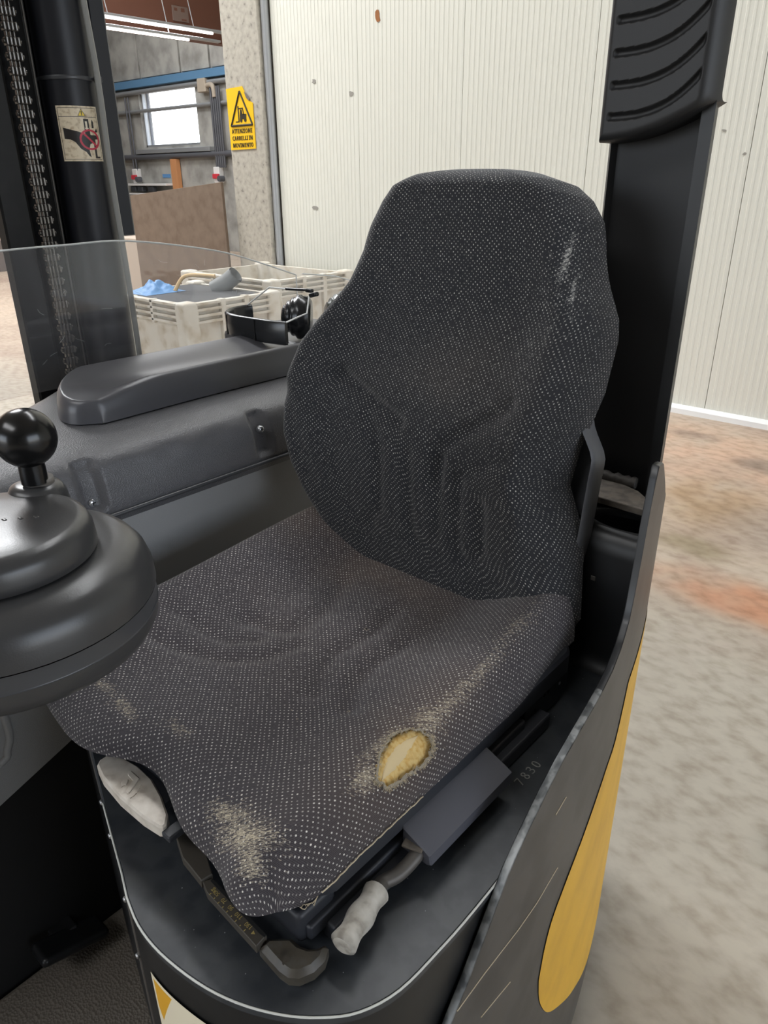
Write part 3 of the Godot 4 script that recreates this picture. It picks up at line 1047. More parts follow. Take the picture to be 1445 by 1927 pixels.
	crate(Vector3(-5.15, 0, -4.34), Vector3(1.2, 0.78, 0.95), "white plastic bulk crate next to the white wall behind the nearer crate")
	# what sticks out of the nearer crate
	b = MB.new()
	b.tube([Vector3(-4.74, 0.742, -3.47), Vector3(-4.65, 0.80, -3.535), Vector3(-4.585, 0.852, -3.565)], 0.062, 18, false)
	b.tube([Vector3(-4.74, 0.742, -3.47), Vector3(-4.65, 0.80, -3.535), Vector3(-4.583, 0.853, -3.566)], 0.052, 18, false)
	single("pipe_piece", b, M.pipe_grey, "short open grey pipe sticking up out of the nearer crate", "pipe")
	b = MB.new()
	b.tube(smooth_line([Vector3(-4.88, 0.745, -3.22), Vector3(-4.86, 0.83, -3.28), Vector3(-4.82, 0.852, -3.33), Vector3(-4.72, 0.85, -3.40), Vector3(-4.66, 0.846, -3.43)]), 0.014, 8)
	single("strap", b, M.strap_tan, "tan strap arching over the top of the nearer crate", "strap")
	b = MB.new()
	var Pp := PackedVector3Array()
	var nz := noise(2.2, FastNoiseLite.TYPE_SIMPLEX, 3, 8)
	for i in 25:
		for j in 25:
			var x := -5.15 + 0.30 * i / 24.0
			var z := -3.30 + 0.34 * j / 24.0
			Pp.append(Vector3(x, 0.742 + (0.035 + 0.03 * nz.get_noise_2d(x * 3.0, z * 3.0)) * sin(PI * i / 24.0) * sin(PI * j / 24.0) * 1.6, z))
	b.grid(Pp, 24, 24, PackedVector2Array(), null, true)
	single("plastic_sheet", b, M.blue_plastic, "crumpled blue plastic sheet lying on top in the nearer crate", "sheet")
	b = MB.new()
	b.rbox(Vector3(-4.74, 0.44, -3.25), Vector3(0.86, 0.6, 0.68), 0.02)
	single("scrap_fill", b, M.dark_scrap, "dark load filling the nearer crate under the blue sheet", "scrap")

func bx(lo: Vector3, hi: Vector3, r := 0.001) -> MB:
	var b := MB.new()
	b.box(lo, hi, r)
	return b

func crate(at: Vector3, s: Vector3, label: String) -> void:
	var t := thing("bulk_crate", label, "crate", at, "plastic bulk crates behind the truck")
	var x0 := at.x - s.x / 2
	var x1 := at.x + s.x / 2
	var z0 := at.z - s.z / 2 + 0.0
	var z1 := at.z + s.z / 2
	var h := s.y
	var b := MB.new()
	b.box(Vector3(x0 + 0.03, 0.1, z0 + 0.03), Vector3(x1 - 0.03, 0.14, z1 - 0.03), 0.005)
	for q in [[x0 + 0.03, z0 + 0.03, x1 - 0.03, z0 + 0.05], [x0 + 0.03, z1 - 0.05, x1 - 0.03, z1 - 0.03], [x0 + 0.03, z0 + 0.03, x0 + 0.05, z1 - 0.03], [x1 - 0.05, z0 + 0.03, x1 - 0.03, z1 - 0.03]]:
		b.box(Vector3(q[0], 0.1, q[1]), Vector3(q[2], h - 0.02, q[3]), 0.004)
	part(t, "shell", b, M.crate_white)
	for x in [x0 + 0.06, x1 - 0.06]:
		for z in [z0 + 0.06, z1 - 0.06]:
			b = MB.new()
			b.rbox(Vector3(x, h / 2, z), Vector3(0.12, h, 0.12), 0.02)
			part(t, "corner_post", b, M.crate_white)
	for k in 4:
		var y := h - 0.015 - 0.04 * k
		b = MB.new()
		b.box(Vector3(x0 + 0.1, y - 0.009, z1 - 0.05), Vector3(x1 - 0.1, y + 0.009, z1), 0.003)
		part(t, "rim_slat", b, M.crate_white)
		b = MB.new()
		b.box(Vector3(x1 - 0.05, y - 0.009, z0 + 0.1), Vector3(x1, y + 0.009, z1 - 0.1), 0.003)
		part(t, "rim_slat", b, M.crate_white)
	for f in [0.38, 0.62]:
		b = MB.new()
		b.box(Vector3(lerpf(x0, x1, f) - 0.015, h - 0.16, z1 - 0.05), Vector3(lerpf(x0, x1, f) + 0.015, h, z1), 0.004)
		part(t, "rib", b, M.crate_white)
		b = MB.new()
		b.box(Vector3(x1 - 0.05, 0.1, lerpf(z0, z1, f) - 0.02), Vector3(x1 + 0.002, h, lerpf(z0, z1, f) + 0.02), 0.004)
		part(t, "rib", b, M.crate_white)

# ---------------------------------------------------------------- the truck
func panel_x(z: float) -> float:
	if z > -1.05:
		return -0.25 - 0.25 * pow(maxf(0.0, -0.4 - z), 2.0)
	return -0.3556 - 0.325 * (-1.05 - z) - 1.5 * pow(-1.05 - z, 2.0)

const EDGE := [-1.3, 1.03, -1.10, 1.045, -1.06, 1.055, -1.02, 1.07, -0.93, 1.135, -0.885, 1.17, -0.845, 1.178, -0.828, 1.12, -0.818, 1.05, -0.803, 0.99, -0.775, 0.962, -0.74, 0.948, -0.691, 0.942, -0.63, 0.937, -0.583, 0.929, -0.544, 0.914, -0.505, 0.892, -0.471, 0.866, -0.424, 0.803, -0.403, 0.773, -0.378, 0.742, -0.3, 0.63, -0.2, 0.50, -0.1, 0.38, 0.0, 0.3, 0.3, 0.2]

func tray_outline() -> PackedVector2Array:
	var l := [Vector2(-0.316, -0.86), Vector2(-0.302, -0.79), Vector2(-0.284, -0.70), Vector2(-0.271, -0.60), Vector2(-0.263, -0.50), Vector2(-0.261, -0.42), Vector2(-0.262, -0.37), Vector2(-0.266, -0.318), Vector2(-0.280, -0.281), Vector2(-0.302, -0.256), Vector2(-0.330, -0.235), Vector2(-0.366, -0.217), Vector2(-0.407, -0.205), Vector2(-0.456, -0.199), Vector2(-0.495, -0.201), Vector2(-0.53, -0.210)]
	var s := smooth_line(l, 4)
	s.append_array([Vector2(-0.56, -0.222), Vector2(-0.66, -0.258), Vector2(-0.754, -0.294), Vector2(-0.94, -0.36), Vector2(-0.94, -0.86)])
	return PackedVector2Array(s)

func build_truck() -> void:
	var T := thing("reach_truck", "black and grey sit-on reach truck with a yellow stripe on its curved side panel", "forklift", Vector3(-0.85, 0, -0.55))
	var b := MB.new()
	# chassis and floor
	b.prism(P2([-1.46, -1.28, -0.53, -1.28, -0.40, -1.08, -0.33, -0.86, -0.29, -0.65, -0.275, -0.4, -0.275, 0.35, -1.46, 0.35]), plan(0.08), 0.19, 0.005)
	part(T, "chassis", b, M.black_steel)
	for q in [[-1.3, -1.0], [-1.3, 0.2], [-0.45, 0.15], [-0.5, -1.05]]:
		b = MB.new()
		b.tube([Vector3(q[0] - 0.06, 0.1, q[1]), Vector3(q[0] + 0.06, 0.1, q[1])], 0.1, 20)
		part(T, "wheel", b, M.void_black)
	b = MB.new()
	b.box(Vector3(-0.97, 0.27, -0.52), Vector3(-0.27, 0.30, 0.35), 0.006)
	part(T, "floor_mat", b, M.mat_rubber, "dark textured rubber floor mat")
	# seat tray
	var ol := tray_outline()
	b = MB.new()
	b.prism(ol, plan(0.838), 0.012, 0.002)
	var tray := part(T, "seat_tray", b, M.tray_steel)
	b = MB.new()
	var ep := []
	for i in 63:
		if ol[i].y > -0.52:
			ep.append(Vector3(ol[i].x, 0.8495, ol[i].y))
	b.tube(ep, 0.0011, 6)
	part(tray, "worn_edge", b, M.bare_edge, "chipped bare metal edge of the tray")
	var digits := text("7 8 3 0", 0.011, 0.0006)
	part(tray, "scratched_number", digits, M.hose_grey, "", "", Transform3D(Basis(Vector3(0, 0, -1), Vector3(-1, 0, 0), Vector3(0, 1, 0)), Vector3(-0.3155, 0.8506, -0.615)))
	b = MB.new()
	rng.seed = 99
	for k in 70:
		var q := Vector2(rng.randf_range(-0.36, -0.27), rng.randf_range(-0.84, -0.22)) if rng.randf() < 0.6 else Vector2(rng.randf_range(-0.5, -0.28), rng.randf_range(-0.31, -0.215))
		if Geometry2D.is_point_in_polygon(q, ol):
			b.rbox(Vector3(q.x, 0.8504, q.y), Vector3(rng.randf_range(0.0004, 0.0013), 0.0005, rng.randf_range(0.0004, 0.0013)), 0.0002)
	part(tray, "debris", b, M.worn_steel, "", "stuff")
	# skirt below the tray
	b = MB.new()
	var sk := PackedVector2Array()
	var inn := PackedVector2Array()
	for i in range(8, 65):
		sk.append(ol[i] + Vector2(-0.0015, -0.0015))
	for i in sk.size():
		var a := sk[mini(i + 1, sk.size() - 1)] - sk[maxi(i - 1, 0)]
		inn.append(sk[i] + Vector2(-absf(a.y), -absf(a.x)).normalized() * 0.004)
	var loop := sk.duplicate()
	for i in range(inn.size() - 1, -1, -1):
		loop.append(inn[i])
	b.prism(loop, plan(0.27), 0.568)
	var skirt := part(T, "front_panel", b, M.black_steel)
	b = MB.new()
	b.tube([Vector3(-0.561, 0.838, -0.224), Vector3(-0.561, 0.28, -0.224)], 0.003, 6)
	b.tube([Vector3(-0.76, 0.845, -0.297), Vector3(-0.561, 0.845, -0.224)], 0.0025, 6)
	part(skirt, "flange_edge", b, M.rod_steel)
	for q in [Vector3(-0.666, 0.846, -0.2595), Vector3(-0.615, 0.846, -0.241), Vector3(-0.562, 0.81, -0.221), Vector3(-0.562, 0.72, -0.221)]:
		b = MB.new()
		b.rbox(q, Vector3(0.006, 0.006, 0.005), 0.002)
		part(skirt, "rivet", b, M.zinc)
	# sticker on the skirt
	b = MB.new()
	var Pk := PackedVector3Array()
	for i in 25:
		var f := lerpf(55.0, 36.0, i / 24.0)
		var q := ol[int(f)].lerp(ol[int(f) + 1], f - int(f))
		for j in 2:
			Pk.append(Vector3(q.x, 0.70 + 0.093 * j, q.y + 0.0004))
	b.grid(Pk, 24, 1)
	part(T, "sticker", b, sticker_mat(), "cream and yellow sticker on the front panel")
	# recess behind the skirt
	b = MB.new()
	b.box(Vector3(-0.94, 0.3, -0.9), Vector3(-0.50, 0.836, -0.50), 0.01)
	b.box(Vector3(-0.50, 0.3, -0.86), Vector3(-0.335, 0.836, -0.45), 0.01)
	part(T, "seat_pedestal", b, M.void_black)
	# curved side panel with its cut edge
	b = MB.new()
	var zs := []
	for i in 161:
		zs.append(lerpf(0.3, -1.3, i / 160.0))
	var Po := PackedVector3Array()
	var Pi := PackedVector3Array()
	var rim := []
	for z in zs:
		var top := interp(z, EDGE)
		for j in 9:
			var y := lerpf(0.1, top, j / 8.0)
			Po.append(Vector3(panel_x(z), y, z))
			Pi.append(Vector3(panel_x(z) - 0.0095, y, z))
	b.grid(Po, 160, 8)
	b.grid(Pi, 160, 8, PackedVector2Array(), null, true)
	var panel := part(T, "side_panel", b, M.side_paint, "dark grey painted side panel")
	for half in 2:
		b = MB.new()
		var Pe := PackedVector3Array()
		for i in 91:
			var z := lerpf(-0.70, 0.3, i / 90.0) if half else lerpf(-1.3, -0.70, i / 90.0)
			var top := interp(z, EDGE)
			for e in [[0.0, -0.0015], [-0.0015, 0.0], [-0.008, 0.0], [-0.0095, -0.0015]]:
				Pe.append(Vector3(panel_x(z) + e[0], top + e[1] + 0.0005, z))
		b.grid(Pe, 90, 3)
		part(panel, "cut_edge", b, M.worn_steel if half else M.edge_black, "worn bare steel edge of the side panel" if half else "black painted edge of the side panel")
	b = MB.new()
	var yl := smooth_curve([-0.875, 0.84, -0.834, 0.768, -0.787, 0.748, -0.704, 0.707, -0.645, 0.677, -0.603, 0.642, -0.586, 0.573, -0.592, 0.522, -0.61, 0.474, -0.643, 0.417, -0.698, 0.356, -0.795, 0.263, -0.95, 0.15, -1.15, 0.13])
	yl.append(Vector2(-1.15, 0.84))
	var Y := PackedVector3Array()
	for i in 101:
		var z := lerpf(-0.585, -1.15, i / 100.0)
		var lo := 9.0
		var hi := -9.0
		for k in yl.size():
			var p := yl[k]
			var q := yl[(k + 1) % yl.size()]
			if (p.x - z) * (q.x - z) <= 0.0 and absf(p.x - q.x) > 1e-6:
				var y := lerpf(p.y, q.y, (z - p.x) / (q.x - p.x))
				lo = minf(lo, y)
				hi = maxf(hi, y)
		if hi < lo:
			lo = 0.56
			hi = 0.561
		for j in 2:
			Y.append(Vector3(panel_x(z) + 0.0012, lerpf(lo, hi, j), z))
	b.grid(Y, 100, 1)
	part(panel, "yellow_stripe", b, M.yellow_paint, "broad yellow stripe with a rounded lower end")
	b = MB.new()
	for s in [[0.744, -0.605, 0.742, -0.549, 0.746, -0.505, 0.755, -0.433, 0.753, -0.386], [0.667, -0.496, 0.684, -0.433], [0.858, -0.604, 0.855, -0.576], [0.60, -0.66, 0.615, -0.70, 0.62, -0.705]]:
		var pts := []
		for k in range(0, s.size(), 2):
			pts.append(Vector3(panel_x(s[k + 1]) + 0.0003, s[k], s[k + 1]))
		b = MB.new()
		b.tube(pts, 0.0008, 5)
		part(panel, "scratch", b, M.fray)
	# rear bin with a cup recess and a steel shelf
	b = MB.new()
	var Pb := PackedVector3Array()
	var prof := [Vector2(-0.845, 0.851), Vector2(-0.858, 0.858), Vector2(-0.862, 0.875), Vector2(-0.862, 0.95), Vector2(-0.862, 1.03), Vector2(-0.864, 1.045), Vector2(-0.870, 1.056), Vector2(-0.876, 1.0605), Vector2(-0.882, 1.062)]
	for i in 41:
		for p in prof:
			Pb.append(Vector3(lerpf(-0.60, panel_x(p.x) - 0.0105, i / 40.0), p.y, p.x))
	b.grid(Pb, 40, prof.size() - 1, PackedVector2Array(), null, true)
	var Pt := PackedVector3Array()
	for i in 97:
		var a := TAU * i / 96.0
		var d := Vector2(cos(a), sin(a))
		var inner := Vector2(-0.356 + 0.056 * d.x, -0.920 + 0.034 * d.y)
		var k := minf((0.20 if d.x < 0.0 else 0.032) / maxf(absf(d.x), 1e-4), (0.038 if d.y > 0.0 else 0.07) / maxf(absf(d.y), 1e-4))
		var outer := Vector2(-0.356, -0.920) + d * k
		if outer.distance_to(Vector2(-0.356, -0.920)) < inner.distance_to(Vector2(-0.356, -0.920)):
			inner = outer
		inner.x = minf(inner.x, panel_x(inner.y) - 0.011)
		outer.x = minf(outer.x, panel_x(outer.y) - 0.0105)
		Pt.append(Vector3(inner.x, 1.050, inner.y))
		Pt.append(Vector3(inner.x, 1.0605, inner.y))
		Pt.append(Vector3(lerpf(inner.x, outer.x, 0.04), 1.062, lerpf(inner.y, outer.y, 0.04)))
		Pt.append(Vector3(minf(outer.x, panel_x(outer.y) - 0.0105), 1.062, outer.y))
	b.grid(Pt, 96, 3)
	var bin := part(T, "rear_bin", b, M.black_steel)
	b = MB.new()
	b.box(Vector3(-0.58, 0.86, -0.99), Vector3(-0.352, 1.0, -0.875), 0.003)
	part(bin, "cup_recess", b, M.void_black)
	b = MB.new()
	b.rbox(Vector3(-0.372, 0.99, -0.8615), Vector3(0.007, 0.007, 0.002), 0.001)
	part(bin, "bolt_hole", b, M.rod_steel)
	b = MB.new()
	b.prism(P2([-0.52, -0.944, -0.345, -0.938, -0.342, -0.955, -0.352, -0.975, -0.378, -0.998, -0.415, -1.012, -0.52, -1.016]), plan(1.066), 0.010, 0.001)
	part(T, "steel_shelf", b, M.shelf_dusty)
	b = MB.new()
	rng.seed = 3
	var wp := []
	var wr := []
	for k in 24:
		wp.append(Vector3(lerpf(-0.51, -0.39, k / 23.0), 1.079 + rng.randf_range(-0.001, 0.001), -1.016))
		wr.append(rng.randf_range(0.007, 0.010))
	b.tube(wp, wr, 8)
	part(T, "weld_bead", b, M.rod_steel)
	# overhead guard post behind the seat
	b = MB.new()
	b.prism(P2([-0.362, -1.02, -0.372, -1.06, -0.40, -1.12, -0.505, -1.12, -0.505, -1.045, -0.498, -1.035, -0.494, -1.048, -0.378, -1.048, -0.375, -1.02]), plan(0.3), 2.2, 0.0)
	var post := part(T, "guard_post", b, M.post_black)
	b = MB.new()
	b.prism(P2([-0.3765, -1.018, -0.3765, -1.05, -0.369, -1.05, -0.3605, -1.018]), plan(0.95), 1.5, 0.002)
	part(post, "post_flange", b, M.black_steel)
	# ribbed pad on the post
	b = MB.new()
	var nu := 120
	var nv := 360
	var Pp := PackedVector3Array()
	for i in nu + 1:
		var u := float(i) / nu
		for j in nv + 1:
			var h := 0.5 * j / nv
			# face runs from the left edge to the rounded right shoulder
			var ang := 0.0
			var x := 0.0
			var z := 0.0
			if u < 0.82:
				x = lerpf(-0.4985, -0.376, u / 0.82)
				z = -0.992
			else:
				ang = (u - 0.82) / 0.18 * PI * 0.5
				x = -0.376 + 0.017 * sin(ang)
				z = -0.992 - 0.036 * (1.0 - cos(ang))
			var y0 := 1.539 + 0.0416 * pow(clampf((x + 0.4985) / 0.14, 0.0, 1.0), 2.0)
			var y := y0 + h
			# grooves rise in a curve towards the shoulder
			var g := 0.0
			if x > -0.487 and x < -0.374:
				var s := (x + 0.4845) / 0.1105
				for k in 12:
					var gy := 1.5675 + 0.035 * k + 0.0415 * pow(maxf(s, 0.0), 3.0)
					var slope := 3.0 * 0.0415 * s * s / 0.1105
					var d := absf(y - gy) / sqrt(1.0 + slope * slope) / 0.0042
					if d < 1.0:
						g = maxf(g, sqrt(1.0 - d * d) * minf(1.0, minf(x + 0.487, -0.374 - x) / 0.003))
			var ed := minf(h / 0.012, minf(u / 0.06, 1.0))
			var ez := 0.010 * (1.0 - sqrt(maxf(0.0, 1.0 - pow(1.0 - minf(ed, 1.0), 2.0))))
			Pp.append(Vector3(x, y, z - 0.0055 * g - ez))
	b.grid(Pp, nu, nv)
	# sides of the pad back to the post
	var rimp := []
	for j in range(0, nv + 1, 6):
		rimp.append(Pp[j])
	for k in rimp.size() - 1:
		b.quad(rimp[k], rimp[k + 1], Vector3(rimp[k + 1].x, rimp[k + 1].y, -1.05), Vector3(rimp[k].x, rimp[k].y, -1.05))
	for i in nu:
		var p: Vector3 = Pp[i * (nv + 1)]
		var q: Vector3 = Pp[(i + 1) * (nv + 1)]
		b.quad(Vector3(p.x, p.y, minf(-1.05, p.z)), Vector3(q.x, q.y, minf(-1.05, q.z)), q, p)
	part(T, "backrest_pad", b, M.pad_black, "moulded black pad with curved grooves on the guard post")
	build_console(T)
	build_mast(T)
	build_pod(T)

func smooth_curve(a: Array) -> PackedVector2Array:
	var l := []
	for i in range(0, a.size(), 2):
		l.append(Vector2(a[i], a[i + 1]))
	return PackedVector2Array(smooth_line(l, 5))

func sticker_mat() -> StandardMaterial3D:
	var im := Image.create(384, 128, false, Image.FORMAT_RGBA8)
	im.fill(c8(236, 226, 200))
	fill_poly(im, P2([8, 120, 8, 60, 20, 38, 70, 120]), c8(226, 168, 40))
	for k in 5:
		stroke(im, Vector2(20 + k * 9, 20 + (k % 2) * 8), Vector2(26 + k * 9, 30 - (k % 3) * 6), 3, c8(90, 60, 40), 1.0)
	for k in 7:
		stroke(im, Vector2(110 + k * 30, 50 + k % 3), Vector2(128 + k * 30, 50), 3, c8(80, 70, 60), 1.0)
		stroke(im, Vector2(110 + k * 30, 70), Vector2(124 + k * 30, 70 + k % 2), 3, c8(80, 70, 60), 1.0)
	var m := mat("sticker_print", Color(1, 1, 1), 0.5)
	m.albedo_texture = ImageTexture.create_from_image(im)
	return m

func console_outer(z: float) -> float:
	return interp(z, [-1.4, -1.475, -0.8, -1.475, -0.676, -1.435, -0.574, -1.35, -0.477, -1.28, -0.35, -1.2, -0.1, -1.12])

func build_console(T: Node3D) -> void:
	var b := MB.new()
	var near := smooth_line([Vector2(-0.968, 1.03), Vector2(-0.958, 1.047), Vector2(-0.9565, 1.062), Vector2(-0.959, 1.08), Vector2(-0.9645, 1.104), Vector2(-0.973, 1.121), Vector2(-0.986, 1.133), Vector2(-1.006, 1.140), Vector2(-1.03, 1.1445)], 4)
	var P := PackedVector3Array()
	var nz := 220
	var cols := near.size() + 9
	var wob := noise(9.0, FastNoiseLite.TYPE_SIMPLEX_SMOOTH, 2, 6)
	for i in nz + 1:
		var z := lerpf(0.1, -1.34, float(i) / nz)
		var xo := console_outer(z)
		for p in near:
			var d := 0.0
			for s in [-0.452, -0.772]:
				# slot moulded down to each screw
				var zz: float = z - s
				d = maxf(d, sm(0.020, 0.011, absf(zz + 0.004)) * sm(1.057, 1.066, p.y) * sm(1.138, 1.122, p.y))
			var swell := 0.004 * wob.get_noise_2d(z * 0.8, p.y * 2.0) * sm(1.08, 1.12, p.y)
			P.append(Vector3(p.x - 0.011 * d + swell, p.y, z))
		for k in 5:
			P.append(Vector3(lerpf(-1.05, xo + 0.05, k / 4.0), 1.146 - 0.004 * absf(k / 4.0 - 0.4), z))
		P.append(Vector3(xo + 0.02, 1.136, z))
		P.append(Vector3(xo + 0.003, 1.118, z))
		P.append(Vector3(xo, 1.09, z))
		P.append(Vector3(xo, 0.35, z))
	b.grid(P, nz, cols - 1, PackedVector2Array(), null, true)
	b.quad(Vector3(-0.97, 1.03, -1.34), Vector3(-1.475, 1.09, -1.34), Vector3(-1.475, 0.35, -1.34), Vector3(-0.97, 0.35, -1.34))
	b.quad(Vector3(-0.97, 1.03, 0.1), Vector3(-0.97, 0.35, 0.1), Vector3(-1.12, 0.35, 0.1), Vector3(-1.12, 1.12, 0.1))
	b.tri(Vector3(-0.965, 1.09, 0.1), Vector3(-0.97, 1.03, 0.1), Vector3(-1.12, 1.12, 0.1))
	b.tri(Vector3(-1.02, 1.142, 0.1), Vector3(-0.965, 1.10, 0.1), Vector3(-1.12, 1.12, 0.1))
	var con := part(T, "side_console", b, M.console_plastic, "grained dark grey side console")
	b = MB.new()
	b.tube([Vector3(-0.9555, 1.047, 0.08), Vector3(-0.9555, 1.047, -1.3)], 0.0042, 8)
	part(con, "bead", b, M.pod_band)
	for q in [Vector3(-0.9675, 1.072, -0.456), Vector3(-0.9665, 1.104, -0.776)]:
		b = MB.new()
		var xf := Transform3D(Basis(Vector3(0, 1, 0), Vector3(1, 0.15, 0).normalized(), Vector3(0, 0, 1)), q)
		b.lathe([Vector2(0.0001, 0.0042), Vector2(0.003, 0.004), Vector2(0.0052, 0.003), Vector2(0.0062, 0.001), Vector2(0.0064, -0.004)], xf, 20)
		var sc := part(con, "screw", b, M.zinc, "small bright cross-head screw")
		sc.name = numbered(con, "cross_screw")
		b = MB.new()
		b.rbox(q + Vector3(0.0042, 0.0006, 0), Vector3(0.0006, 0.0072, 0.0014), 0.0002)
		b.rbox(q + Vector3(0.0042, 0.0006, 0), Vector3(0.0006, 0.0014, 0.0072), 0.0002)
		part(con, "screw_slot", b, M.void_black)
	b = MB.new()
	b.prism(P2([0.08, 1.042, -1.2, 1.042, -1.2, 0.83, -0.9, 0.83, -0.367, 0.702, -0.23, 0.652, 0.08, 0.54]), side(-0.99), 0.022, 0.003)
	var ip := part(T, "inner_panel", b, M.panel_plastic, "smooth grey panel under the console")
	b = MB.new()
	var bp := []
	for q in [Vector2(-0.05, 0.705), Vector2(-0.235, 0.725), Vector2(-0.262, 0.745), Vector2(-0.27, 0.79), Vector2(-0.255, 0.93)]:
		bp.append(Vector3(-0.967, q.y, q.x))
	b.tube(smooth_line(bp, 5), 0.006, 8)
	part(ip, "moulded_rib", b, M.panel_plastic)
	b = MB.new()
	b.rbox(Vector3(-0.964, 0.69, -0.222), Vector3(0.01, 0.022, 0.022), 0.004)
	part(ip, "bolt", b, M.rod_steel)
	b = MB.new()
	b.box(Vector3(-1.10, 0.27, -1.3), Vector3(-0.975, 1.03, 0.1), 0.004)
	part(T, "kick_wall", b, M.void_black)
	b = MB.new()
	b.rbox(Vector3(-0.935, 0.352, -0.267), Vector3(0.05, 0.018, 0.115), 0.008, Basis(Vector3(1, 0, 0), -0.32), true)
	b.rbox(Vector3(-0.965, 0.352, -0.267), Vector3(0.04, 0.016, 0.04), 0.004)
	part(T, "pedal", b, M.black_steel)
	# armrest pad
	b = MB.new()
	var A := PackedVector3Array()
	var na := 60
	var nw := 90
	for i in na + 1:
		var s := float(i) / na
		var a := lerpf(s, 0.5 - 0.5 * cos(PI * s), 0.8)
		for j in nw + 1:
			var t := float(j) / nw
			var w := lerpf(t, 0.5 - 0.5 * cos(PI * t), 0.8)
			var zf := scurve(a, [0.0, -0.56, 0.05, -0.532, 0.14, -0.514, 0.3, -0.512, 0.5, -0.528, 0.7, -0.556, 0.88, -0.594, 0.96, -0.62, 1.0, -0.645])
			var zr := interp(a, [0.0, -1.06, 0.5, -1.03, 0.9, -1.025, 1.0, -1.0])
			var z := lerpf(zf, zr, w)
			var x := lerpf(-1.078 - 0.006 * sm(0.0, 0.4, w), -1.288, a)
			var de := minf(a, 1.0 - a) * 0.21
			var df := minf(w, 1.0 - w) * 0.49
			var e := sqrt(maxf(0.0, 1.0 - pow(maxf(0.0, 1.0 - de / 0.011), 2.0)))
			var f := sqrt(maxf(0.0, 1.0 - pow(maxf(0.0, 1.0 - df / 0.012), 2.0)))
			var y := 1.191 + 0.011 * exp(-pow((a - 0.085) / 0.07, 2.0)) * sm(0.06, 0.28, w) + 0.004 * sm(0.5, 1.0, a) - 0.009 * sm(0.0, 0.3, w) * exp(-pow((a - 0.45) / 0.25, 2.0)) - 0.008 * sm(0.14, 0.0, w) * sm(0.5, 0.1, a)
			A.append(Vector3(x, 1.147 + (y - 1.147) * e * f, z))
	b.grid(A, na, nw)
	part(T, "armrest_pad", b, M.pad_rubber, "dark grey moulded armrest pad")
	b = MB.new()
	b.rbox(Vector3(-1.24, 1.158, -1.17), Vector3(0.36, 0.05, 0.24), 0.012)
	part(T, "rear_ledge", b, M.console_plastic)
	# clear screen
	b = MB.new()
	var top := smooth_curve([-0.42, 1.36, -0.5, 1.377, -0.6, 1.384, -0.72, 1.386, -0.86, 1.385, -1.07, 1.352, -1.2, 1.315, -1.31, 1.278])
	var poly := PackedVector2Array()
	poly.append_array(top)
	poly.append_array(P2([-1.335, 1.278, -1.45, 1.262, -1.6, 1.22, -1.6, 1.12, -0.42, 1.12]))
	b.prism(poly, side(-1.447), 0.004)
	part(T, "clear_screen", b, M.clear_acrylic, "scratched clear plastic screen with an arched top")
	b = MB.new()
	var ep := []
	for q in top:
		ep.append(Vector3(-1.445, q.y + 0.0005, q.x))
	b.tube(ep, 0.0019, 6)
	b.tube([Vector3(-1.445, 1.278, -1.313), Vector3(-1.445, 1.12, -1.313)], 0.0015, 6)
	b.tube([Vector3(-1.445, 1.278, -1.335), Vector3(-1.445, 1.262, -1.45), Vector3(-1.445, 1.22, -1.6)], 0.0018, 6)
	part(T, "screen_edge", b, M.acrylic_edge)
	b = MB.new()
	rng.seed = 17
	for k in 22:
		var z := rng.randf_range(-0.5, -1.25)
		var y := rng.randf_range(1.17, 1.37 - maxf(0.0, -0.9 - z) * 0.25)
		var p := Vector3(-1.4425, y, z)
		var pts := [p]
		var a := rng.randf() * TAU
		for q in 3:
			a += rng.randf_range(-0.6, 0.6)
			p += Vector3(0, sin(a), cos(a)) * rng.randf_range(0.002, 0.009)
			pts.append(p)
		b.tube(pts, 0.00016, 4)
	part(T, "screen_scratches", b, M.acrylic_edge, "", "stuff")

